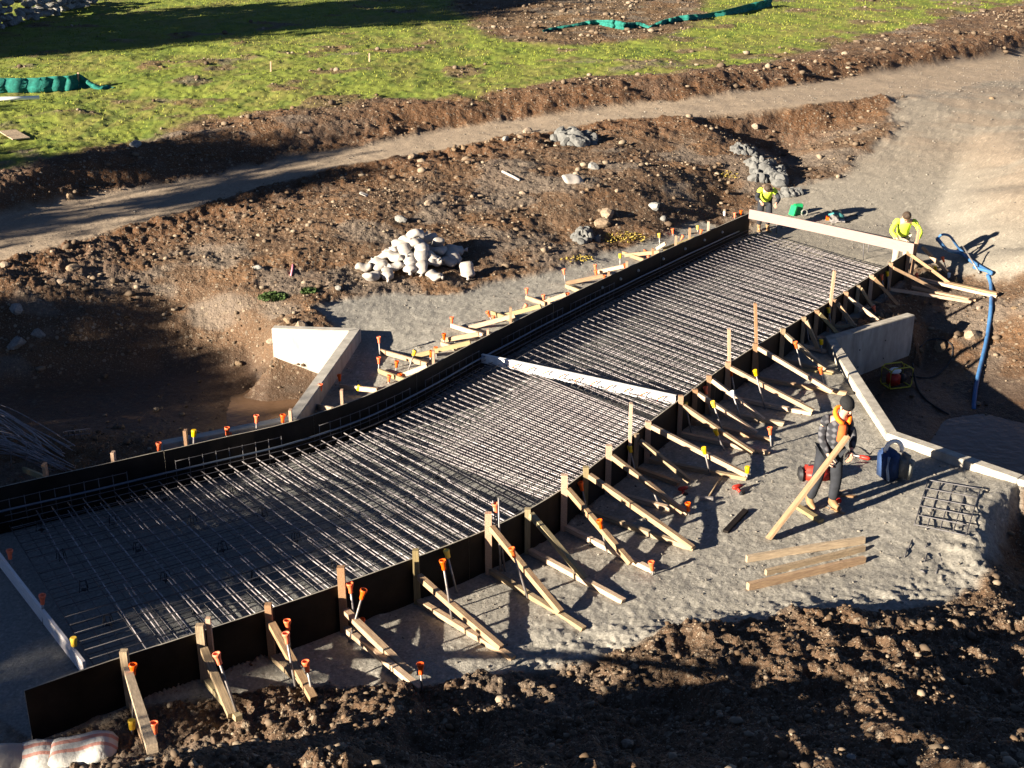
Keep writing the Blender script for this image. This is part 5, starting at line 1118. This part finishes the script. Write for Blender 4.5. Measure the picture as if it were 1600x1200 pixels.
# blue lay-flat hose, several runs
def gl(pl, up=.05): return [G(a, b) + Vector((0, 0, up)) for a, b in pl]
hose([P(1464, 372, .75), P(1480, 390, .45), G(1500, 403) + Vector((0, 0, .12))] + gl([(1520, 415), (1538, 426), (1548, 432)], .08), .045, 'hose_blue', 'wide blue hose running from the tangle down the gravel edge')
hose([P(1464, 376, .55), P(1471, 367, .75), P(1484, 369, .7), P(1496, 385, .4), P(1505, 394, .25)], .03, 'hose_blue', 'looped end of the blue hose standing up beside the far worker')
hose(gl([(1521, 424), (1535, 428), (1548, 432), (1546, 436)], .1), .04, 'hose_blue', 'short kinked piece of blue hose at the gravel rim')
hose(gl([(1543, 434), (1548, 450), (1548, 480), (1545, 510), (1540, 540), (1533, 570), (1527, 595), (1523, 618)], .06) + [gp_(1521, 640, .0)], .045, 'hose_blue', 'blue hose hanging down the excavation into the brown water')
tag(tube_obj('grey_rod', [P(1505, 385, .55), G(1530, 430) + Vector((0, 0, .05))], .02, M['steel']), 'grey rod leaning over the blue hose tangle', 'rod')
# tools beyond the far board
q = G(1246, 336); root = empty('tool_case', q, (0, 0, .2)); tag(root, 'open green tool case standing beyond the board held by the workers', 'tool case')
bm = bmesh.new(); add_box(bm, Vector((0, 0, .16)), (.26, .14, .32)); bmesh.ops.bevel(bm, geom=bm.edges[:], offset=.02, segments=2, affect='EDGES'); bm_obj('case_shell', bm, M['green_plastic'], root)
bm = bmesh.new(); add_box(bm, Vector((-.17, -.06, .15)), (.05, .22, .28), Euler((0, .3, .3)).to_matrix()); bm_obj('case_lid', bm, M['green_plastic'], root); tube_obj('cable_coil', [(.12 + .09 * math.cos(a), -.18, .10 + .09 * math.sin(a)) for a in np.linspace(0, 6.28, 14)], .022, M['grey_plastic'], root)
q = G(1305, 347); root = empty('circular_saw', q, (0, 0, -.2)); tag(root, 'teal circular saw lying on the gravel behind the held board', 'circular saw')
bm = bmesh.new(); tube(bm, [(-.2, 0, .17), (-.08, 0, .19), (.08, 0, .19), (.22, 0, .16)], .08, 10, rs=[.05, .085, .085, .05]); bm_obj('motor', bm, M['teal'], root, True)
bm = bmesh.new(); add_box(bm, Vector((0, -.02, .05)), (.5, .26, .03)); bm_obj('base_plate', bm, M['steel'], root)
bm = bmesh.new(); tube(bm, [(-.05, -.14, .12), (-.05, -.12, .12)], .13, 16); bm_obj('blade', bm, M['steel'], root); tube_obj('handle', [(-.15, 0, .2), (-.1, 0, .32), (.12, 0, .32), (.16, 0, .2)], .022, M['black'], root)
bm = bmesh.new(); add_box(bm, Vector((-.2, -.08, .12)), (.12, .1, .12)); bm_obj('battery', bm, M['cap_orange'], root)
tag(tube_obj('power_cable', catmull(gl([(1318, 345), (1328, 338), (1338, 337), (1337, 343), (1322, 348)], .02), 5), .014, M['black'], None, 5), 'black cable loop right of the teal circular saw', 'cable')
power_tool(1231, 353, 1.0, M['red'], 'red tool on the bed directly under the held board', 1.3, 'drill')
for k, (px, y0, y1) in enumerate([(1213, 336, 366), (1222, 338, 358), (1349, 373, 406), (1357, 374, 394)]):
    b = G(px, y1); tag(tube_obj('steel_pin', [b - Vector((0, 0, .1)), up_from(b, px + 1, y0)], .012, M['rebar_dark'], None, 6), 'dark steel pin standing against the held board, ' + ['nearest the first worker', 'second from the first worker', 'taller one near the second worker', 'shorter one near the second worker'][k], 'pin', 'pins at the held board')

# ================================================================== planks held by people
FA, FBp = P(1171, 334, .74), P(1428, 389, .74)
tag(beam('held_board', FA, FBp, .045, .24, M['pink_board']), 'long pale pink board held across the slab by two workers in yellow', 'board')
HB0 = G(1200, 846) + Vector((0, 0, .04)); NW = G(1282, 794)
HBt = up_from(NW + Vector((0, -.30, 0)), 1324, 682); tag(beam('held_plank', HB0, HBt, .14, .035, M['pine'], None, roll=-.5), 'reddish plank leaning in the hands of the man in plaid', 'plank')

# ================================================================== people
def skin_mesh(name, parts, m, parent, sub=2):
    """parts: list of (verts[(co, r)], edges, root)"""
    me = bpy.data.meshes.new(name); V, E, Rr, roots = [], [], [], []
    for vs, es, rt in parts:
        o = len(V); V += [tuple(v[0]) for v in vs]; Rr += [v[1] for v in vs]; E += [(a + o, b + o) for a, b in es]; roots.append(o + rt)
    me.from_pydata(V, E, []); o = mesh_obj(name, me, m, parent); s = o.modifiers.new('skin', 'SKIN')
    for i, d in enumerate(me.skin_vertices[0].data): r = Rr[i]; d.radius = (r, r) if not isinstance(r, tuple) else r; d.use_root = i in roots
    s.use_smooth_shade = True; s.branch_smoothing = .5
    ss = o.modifiers.new('sub', 'SUBSURF'); ss.levels = sub; ss.render_levels = sub; return o
def chain(vs): return (vs, [(i, i + 1) for i in range(len(vs) - 1)], 0)
def hand_parts(w, d, side, curl):
    """w wrist, d pointing direction of the hand, side: sideways direction, curl: direction fingers bend to"""
    w, d, side, curl = Vector(w), Vector(d).normalized(), Vector(side).normalized(), Vector(curl).normalized(); out = []
    out.append(chain([(w, .026), (w + d * .045, .034), (w + d * .085, .030)]))
    for k, L in zip((-1.5, -.5, .5, 1.5), (.062, .074, .07, .055)):
        b = w + d * .075 + side * k * .019; out.append(chain([(b, .0095), (b + d * L * .5, .009), (b + d * L * .75 + curl * L * .4, .0085), (b + d * L * .7 + curl * L * .8, .007)]))
    b = w + d * .02 - side * .028; out.append(chain([(b, .012), (b + d * .03 - side * .025 + curl * .01, .010), (b + d * .05 - side * .02 + curl * .035, .0085)]))
    return out
def person(loc, J, words, topm, sleeve, legm, bootm, hat=None, hood=None, glove=False, vest=None, hairm='hair'):
    root = empty('person', loc); tag(root, words, 'person')
    V = {k: Vector(v) for k, v in J.items()}
    # one continuous body
    names = ['pelvis', 'waist', 'chest', 'neck', 'head0', 'head1', 'head2', 'shL', 'elL', 'wrL', 'shR', 'elR', 'wrR', 'hipL', 'knL', 'anL', 'toL', 'hipR', 'knR', 'anR', 'toR']
    rad = dict(pelvis=.12, waist=.11, chest=.13, neck=.052, head0=.072, head1=.090, head2=.062, shL=.055, elL=.038, wrL=.026, shR=.055, elR=.038, wrR=.026, hipL=.075, knL=.052, anL=.036, toL=.03, hipR=.075, knR=.052, anR=.036, toR=.03)
    ed = [('pelvis', 'waist'), ('waist', 'chest'), ('chest', 'neck'), ('neck', 'head0'), ('head0', 'head1'), ('head1', 'head2'), ('chest', 'shL'), ('shL', 'elL'), ('elL', 'wrL'), ('chest', 'shR'), ('shR', 'elR'), ('elR', 'wrR'), ('pelvis', 'hipL'), ('hipL', 'knL'), ('knL', 'anL'), ('anL', 'toL'), ('pelvis', 'hipR'), ('hipR', 'knR'), ('knR', 'anR'), ('anR', 'toR')]
    ix = {n_: i for i, n_ in enumerate(names)}; parts = [([(V[n_], rad[n_]) for n_ in names], [(ix[a], ix[b]) for a, b in ed], 0)]
    for s in 'LR':
        d = (V['wr' + s] - V['el' + s]).normalized() * .5 + Vector(J['hd' + s]) * .8; side = V['shR'] - V['shL']; side = side * (1 if s == 'R' else -1)
        parts += hand_parts(V['wr' + s], d, side, Vector(J['cu' + s]))
    body = skin_mesh('body', parts, M['skin'], root, 2)
    if glove:
      for s in 'LR': skin_mesh('glove', hand_parts(V['wr' + s] - (V['wr' + s] - V['el' + s]).normalized() * .02, (V['wr' + s] - V['el' + s]).normalized() * .5 + Vector(J['hd' + s]) * .8, (V['shR'] - V['shL']) * (1 if s == 'R' else -1), Vector(J['cu' + s])), M['black'], root, 1)
    # clothes
    low = V['pelvis'] + (V['waist'] - V['pelvis']) * (-.9 if hood else -.25); bk = 1.12 if hood else 1.04
    tv = [(low, .165 * bk), (V['waist'], .152 * bk), (V['chest'], .170 * bk), (V['neck'] - (V['neck'] - V['chest']) * .35, .09)]
    skin_mesh('jacket', [chain(tv)] + [([(V['chest'].lerp(V['sh' + s], .55), .10), (V['sh' + s], .085), (V['sh' + s].lerp(V['el' + s], .5), .066)], [(0, 1), (1, 2)], 0) for s in 'LR'], topm, root, 2)
    for s in 'LR': skin_mesh('sleeve', [chain([(V['sh' + s].lerp(V['el' + s], .30), .068), (V['el' + s], .060), (V['el' + s].lerp(V['wr' + s], .85), .044)])], sleeve, root, 2)
    if vest: skin_mesh('shirt_hem', [chain([(low - Vector((0, 0, .02)), .172), (V['waist'].lerp(low, .35), .168)])], vest, root, 2)
    lg = [(V['pelvis'], .145)]
    tr = [([(V['pelvis'], .14), (V['hipL'], .112), (V['knL'], .086), (V['anL'].lerp(V['knL'], .12), .07), (V['hipR'], .112), (V['knR'], .086), (V['anR'].lerp(V['knR'], .12), .07)], [(0, 1), (1, 2), (2, 3), (0, 4), (4, 5), (5, 6)], 0)]
    skin_mesh('trousers', tr, legm, root, 2)
    for s in 'LR':
        a, t = V['an' + s], V['to' + s]; back = (a - t); back.z = 0; back.normalize()
        skin_mesh('boot', [([(a + Vector((0, 0, .12)), .058), (a, .056), (a + back * .03 - Vector((0, 0, .035)), .046), (t, .042)], [(0, 1), (1, 2), (1, 3)], 0)], bootm, root, 2)
        bm = bmesh.new(); mid_ = (a + back * .06 + t) / 2; L = (t - a).length + .18; dirv = (t - a); yaw = math.atan2(dirv.y, dirv.x); add_box(bm, Vector((mid_.x, mid_.y, min(a.z, t.z) - .045)), (L, .10, .03), Euler((0, 0, yaw)).to_matrix()); bmesh.ops.bevel(bm, geom=bm.edges[:], offset=.012, segments=2, affect='EDGES'); bm_obj('boot_sole', bm, M['leather' if bootm is M['leather'] else 'black'], root, True)
    hd, up = V['head1'], (V['head2'] - V['head0']).normalized(); fw = Vector(J['face']).normalized(); rt = up.cross(fw).normalized()
    def blob(name, c, r3, m, seg=14):
        bm = bmesh.new(); bmesh.ops.create_uvsphere(bm, u_segments=seg, v_segments=max(6, seg // 2 + 1), radius=1); mt = Matrix((rt * r3[0], fw * r3[1], up * r3[2])).transposed().to_4x4(); bmesh.ops.transform(bm, matrix=Matrix.Translation(c) @ mt, verts=bm.verts); return bm_obj(name, bm, m, root, True)
    for s in (-1, 1):
        blob('eye', hd + fw * .083 + rt * s * .032 + up * .008, (.012, .008, .009), M['black'], 8); blob('ear', hd + rt * s * .092 - up * .005, (.012, .02, .03), M['skin'], 8)
    blob('nose', hd + fw * .098 - up * .018, (.013, .018, .022), M['skin'], 8); blob('mouth', hd + fw * .088 - up * .052, (.024, .006, .006), mat('lips', (.35, .12, .10), .5) if 'lips' not in bpy.data.materials else bpy.data.materials['lips'], 8)
    if hat: blob('beanie', hd + up * .048 - fw * .012, (.104, .108, .098), hat, 18); blob('beanie_cuff', hd + up * .035 - fw * .008, (.108, .112, .034), hat, 18)
    else:
        blob('hair', hd + up * .035 - fw * .03, (.102, .100, .102), M[hairm], 18)
        r2 = random.Random(len(words))
        for k in range(16): a = r2.random() * 6.28; e_ = r2.uniform(.1, 1.3); blob('hair_lock', hd + up * .03 - fw * .025 + (rt * math.cos(a) * math.cos(e_) + fw * math.sin(a) * math.cos(e_) * .8 + up * math.sin(e_)) * .088, (.03, .03, .026), M[hairm], 7)
    if hood:
        for s in (-1, 1): pass
        c = V['neck'] - up * .035; pl = []
        for a in np.linspace(.3, 2 * math.pi - .3, 14): pl.append(c + (rt * math.sin(a) * .115 + fw * math.cos(a) * .10) + Vector((0, 0, .05 * (1 - math.cos(a)) - .05 + .01)))
        tube_obj('hood', pl, .032, hood, root, 8)
    return root, V, fw, rt
# plaid cloth
m = bpy.data.materials.new('plaid_cloth'); m.use_nodes = True; n = m.node_tree; b = n.nodes['Principled BSDF']; b.inputs['Roughness'].default_value = .9
tc = n.nodes.new('ShaderNodeTexCoord'); outs = []
for i, ax in enumerate(('X', 'Z')):
    w_ = n.nodes.new('ShaderNodeTexWave'); w_.wave_type = 'BANDS'; w_.bands_direction = ax; w_.inputs['Scale'].default_value = 3.6; w_.inputs['Distortion'].default_value = .6; n.links.new(tc.outputs['Object'], w_.inputs[0]); outs.append(w_.outputs[1] if False else w_.outputs['Fac'])
ad = n.nodes.new('ShaderNodeMath'); ad.operation = 'ADD'; n.links.new(outs[0], ad.inputs[0]); n.links.new(outs[1], ad.inputs[1]); rp = n.nodes.new('ShaderNodeValToRGB'); rp.color_ramp.elements[0].position = .45; rp.color_ramp.elements[0].color = (.014, .015, .02, 1); rp.color_ramp.elements[1].position = .8; rp.color_ramp.elements[1].color = (.085, .085, .095, 1)
dv = n.nodes.new('ShaderNodeMath'); dv.operation = 'MULTIPLY'; dv.inputs[1].default_value = .5; n.links.new(ad.outputs[0], dv.inputs[0]); n.links.new(dv.outputs[0], rp.inputs[0]); n.links.new(rp.outputs[0], b.inputs['Base Color']); M['plaid'] = m
J = dict(pelvis=(.06, .02, .92), waist=(.09, .01, 1.08), chest=(.13, -.01, 1.30), neck=(.17, -.05, 1.47), head0=(.18, -.09, 1.53), head1=(.19, -.115, 1.60), head2=(.195, -.115, 1.68),
         shL=(-.06, .02, 1.38), elL=(-.10, -.06, 1.10), wrL=(-.01, -.22, .89), shR=(.28, .0, 1.36), elR=(.33, -.10, 1.12), wrR=(.27, -.27, 1.0),
         hipL=(-.03, .02, .86), knL=(-.10, -.04, .48), anL=(-.17, .02, .10), toL=(-.12, -.14, .05), hipR=(.15, .02, .86), knR=(.17, -.05, .48), anR=(.14, -.04, .10), toR=(.25, -.17, .05),
         hdL=(.1, -.3, -.8), cuL=(.5, -.6, 0), hdR=(-.2, -.5, -.5), cuR=(-.6, -.3, -.5), face=(.35, -.85, -.42))
root, V, fw, rt = person(NW, J, 'man in a black beanie and plaid jacket holding a plank on the gravel', M['plaid'], M['plaid'], M['dark_cloth'], M['leather'], hat=M['beanie'], hood=M['orange_cloth'], glove=True)
skin_mesh('shirt_front', [chain([(Vector((.16, -.145, 1.36)), .062), (Vector((.15, -.15, 1.22)), .072), (Vector((.13, -.13, 1.08)), .062)])], mat('rust_shirt', (.50, .09, .02), .85), root, 2)
# far workers
w1 = G(1192, 360)
J1 = dict(pelvis=(.02, .10, .82), waist=(.02, .02, .95), chest=(.02, -.14, 1.10), neck=(0, -.30, 1.18), head0=(-.02, -.36, 1.20), head1=(-.04, -.43, 1.21), head2=(-.05, -.50, 1.23),
          shL=(-.19, -.14, 1.13), elL=(-.29, -.28, .94), wrL=(-.22, -.55, .90), shR=(.21, -.16, 1.12), elR=(.30, -.32, .92), wrR=(.17, -.56, .84),
          hipL=(-.07, .10, .78), knL=(-.12, -.05, .44), anL=(-.11, .03, .10), toL=(-.13, -.13, .05), hipR=(.12, .10, .78), knR=(.13, -.05, .44), anR=(.12, .03, .10), toR=(.14, -.13, .05),
          hdL=(0, -.8, -.2), cuL=(0, -.3, -.9), hdR=(0, -.8, -.2), cuR=(0, -.3, -.9), face=(-.05, -.35, -.94))
person(w1, J1, 'worker with yellow shoulders and navy sleeves at the left end of the held board', M['hiviz'], M['dark_cloth'], M['dark_cloth'], M['leather'], vest=M['dark_cloth'])
w2 = G(1404, 424)
J2 = dict(pelvis=(.02, .12, .86), waist=(.01, .06, 1.02), chest=(0, -.08, 1.22), neck=(-.03, -.22, 1.33), head0=(-.05, -.28, 1.36), head1=(-.07, -.35, 1.40), head2=(-.08, -.41, 1.44),
          shL=(-.22, -.08, 1.25), elL=(-.34, -.18, 1.02), wrL=(-.24, -.42, .88), shR=(.22, -.10, 1.24), elR=(.35, -.22, 1.00), wrR=(.20, -.46, .86),
          hipL=(-.08, .12, .80), knL=(-.11, -.02, .45), anL=(-.12, .05, .10), toL=(-.15, -.11, .05), hipR=(.12, .12, .80), knR=(.13, -.02, .45), anR=(.13, .05, .10), toR=(.15, -.11, .05),
          hdL=(0, -.8, -.2), cuL=(0, -.3, -.9), hdR=(0, -.8, -.2), cuR=(0, -.3, -.9), face=(-.1, -.55, -.84))
person(w2, J2, 'worker in bright yellow with pale trousers at the right end of the held board', M['hiviz'], M['hiviz'], M['pale_cloth'], M['leather'], vest=M['dark_cloth'])

# ================================================================== plants
def leafy(name, loc, rx, ry, rz, n, ls, m, words, cat, seed=1, stem=True):
    r_ = random.Random(seed); root = empty(name, loc); tag(root, words, cat); bm = bmesh.new()
    for i in range(n):
        a = r_.random() * 6.28; e_ = math.acos(r_.uniform(-.2, 1)); rr = r_.random() ** .4; c = Vector((math.cos(a) * math.sin(e_) * rx, math.sin(a) * math.sin(e_) * ry, math.cos(e_) * rz)) * rr
        u = Vector((r_.gauss(0, 1), r_.gauss(0, 1), r_.gauss(0, 1))).normalized(); v = u.orthogonal().normalized(); s = ls * r_.uniform(.6, 1.3); bm.faces.new([bm.verts.new(c + u * s), bm.verts.new(c + v * s * .4), bm.verts.new(c - u * s), bm.verts.new(c - v * s * .4)])
    bm_obj('leaves', bm, m, root); 
    if stem: tube_obj('stem', [(0, 0, -.1), (.02, 0, rz * .5)], .015, M['bark'], root, 5)
leafy('weed_tuft', G(428, 466), .35, .2, .14, 500, .05, mat('weed_green', (.04, .07, .015), .8), 'green weed tuft on the bank above the left culvert wing', 'weed', 2)
leafy('weed_tuft', G(483, 456), .2, .15, .1, 200, .05, bpy.data.materials['weed_green'], 'smaller green weed beside the orange ledge stone', 'weed', 3)
leafy('yellow_weed', G(965, 372), .8, .5, .16, 420, .04, mat('yellow_flower', (.27, .20, .04), .8), 'yellow flowering weed at the bank foot near the far cones', 'weed', 4)
leafy('yellow_weed', G(900, 404), .5, .25, .06, 130, .035, bpy.data.materials['yellow_flower'], 'yellow spots of dead weed on the pale bank foot', 'weed', 5)
leafy('yellow_weed', G(1130, 275), .5, .4, .15, 120, .04, bpy.data.materials['yellow_flower'], 'sparse yellow weed on the ravine side', 'weed', 6)

# trees left of the picture whose shade falls across the site
leafm = mat('tree_leaf', (.06, .085, .02), .8, var=.3, nscale=.6)
def tree(x, y, h, rad, words, seed, base=.28, dens=1.0):
    z = .2; r_ = random.Random(seed); root = empty('tree', (x, y, z)); tag(root, words, 'tree', 'trees beyond the left edge of the picture')
    bm = bmesh.new(); tube(bm, [(0, 0, -.5), (.1, 0, h * .3), (-.05, .1, h * .6), (0, 0, h * .9)], .2, 8, rs=[.26, .2, .13, .04]); cl = []
    for k in range(16):
        t = r_.uniform(base, .92); a = r_.random() * 6.28; rr = rad * (1.05 - abs(t - .5) * .9) * r_.uniform(.5, 1); e_ = Vector((math.cos(a) * rr, math.sin(a) * rr, h * t + rr * .15)); cl.append((e_, r_.uniform(.28, .5) * rad)); tube(bm, [(0, 0, h * t * .8), e_ * .5 + Vector((0, 0, h * t * .42)), e_], .05, 5, rs=[.08, .05, .02])
    bm_obj('trunk', bm, M['bark'], root, True); bm = bmesh.new()
    for c, rr in cl:
        for i in range(int(380 * dens)):
            d = Vector((r_.gauss(0, 1), r_.gauss(0, 1), r_.gauss(0, .75))) * rr * .5; p = c + d; u = Vector((r_.gauss(0, 1), r_.gauss(0, 1), r_.gauss(0, 1))).normalized(); v = u.orthogonal().normalized(); s = r_.uniform(.12, .24) * rad / 2.6
            bm.faces.new([bm.verts.new(p + u * s), bm.verts.new(p + v * s * .6), bm.verts.new(p - u * s), bm.verts.new(p - v * s * .6)])
    bm_obj('crown', bm, leafm, root)
TREES = [(-24.6, -1.0, 6.4, 2.3, .05, .75), (-25.0, 1.4, 6.7, 2.5, .05, .8), (-26.0, 4.0, 6.4, 2.5, .05, 1.1), (-27, 7.4, 5.2, 2.2, .05, 1.9), (-28, 9.4, 6.0, 1.7, .05, 2.0), (-28.5, 11.6, 6.4, 2.3, .05, 2.0), (-31.5, 14.5, 5.2, 2.0, .1, 1), (-33, 16.8, 9.8, 3.0, .05, 1.8), (-34, 21.0, 8.2, 2.4, .1, 1), (-38, 29, 8.0, 2.6, .1, 1), (-46, 42, 17, 5.5, .05, 1.7), (-38, 50, 17, 5.5, .05, 1.7), (-31, 56, 17, 5, .05, 1.6), (-52, 36, 15, 5, .05, 1.2), (-14.5, -1.9, 6.6, 1.7, .1, .45), (-13, -4.8, 7.2, 2.2, .1, .5), (-30, -3.2, 5.0, 1.8, .1, .6)]
for k, (x, y, h, rad, b0, dn) in enumerate(TREES): tree(x, y, h, rad, 'leafy tree beyond the left picture edge, ' + ['shading the end board','shading the first slab bars','shading the rebar heap','shading the dark pond', 'shading the pit floor','shading the lower left bank','low one by the blue slab','middle one by the track','shading the track','low one at the field board','shading the stone wall','shading the upper left grass','shading the grass by the bare patch','behind the others at the stone wall','dappling the dark foreground', 'nearest the camera side', 'dappling the sandbags'][k], 50 + k, b0, dn)
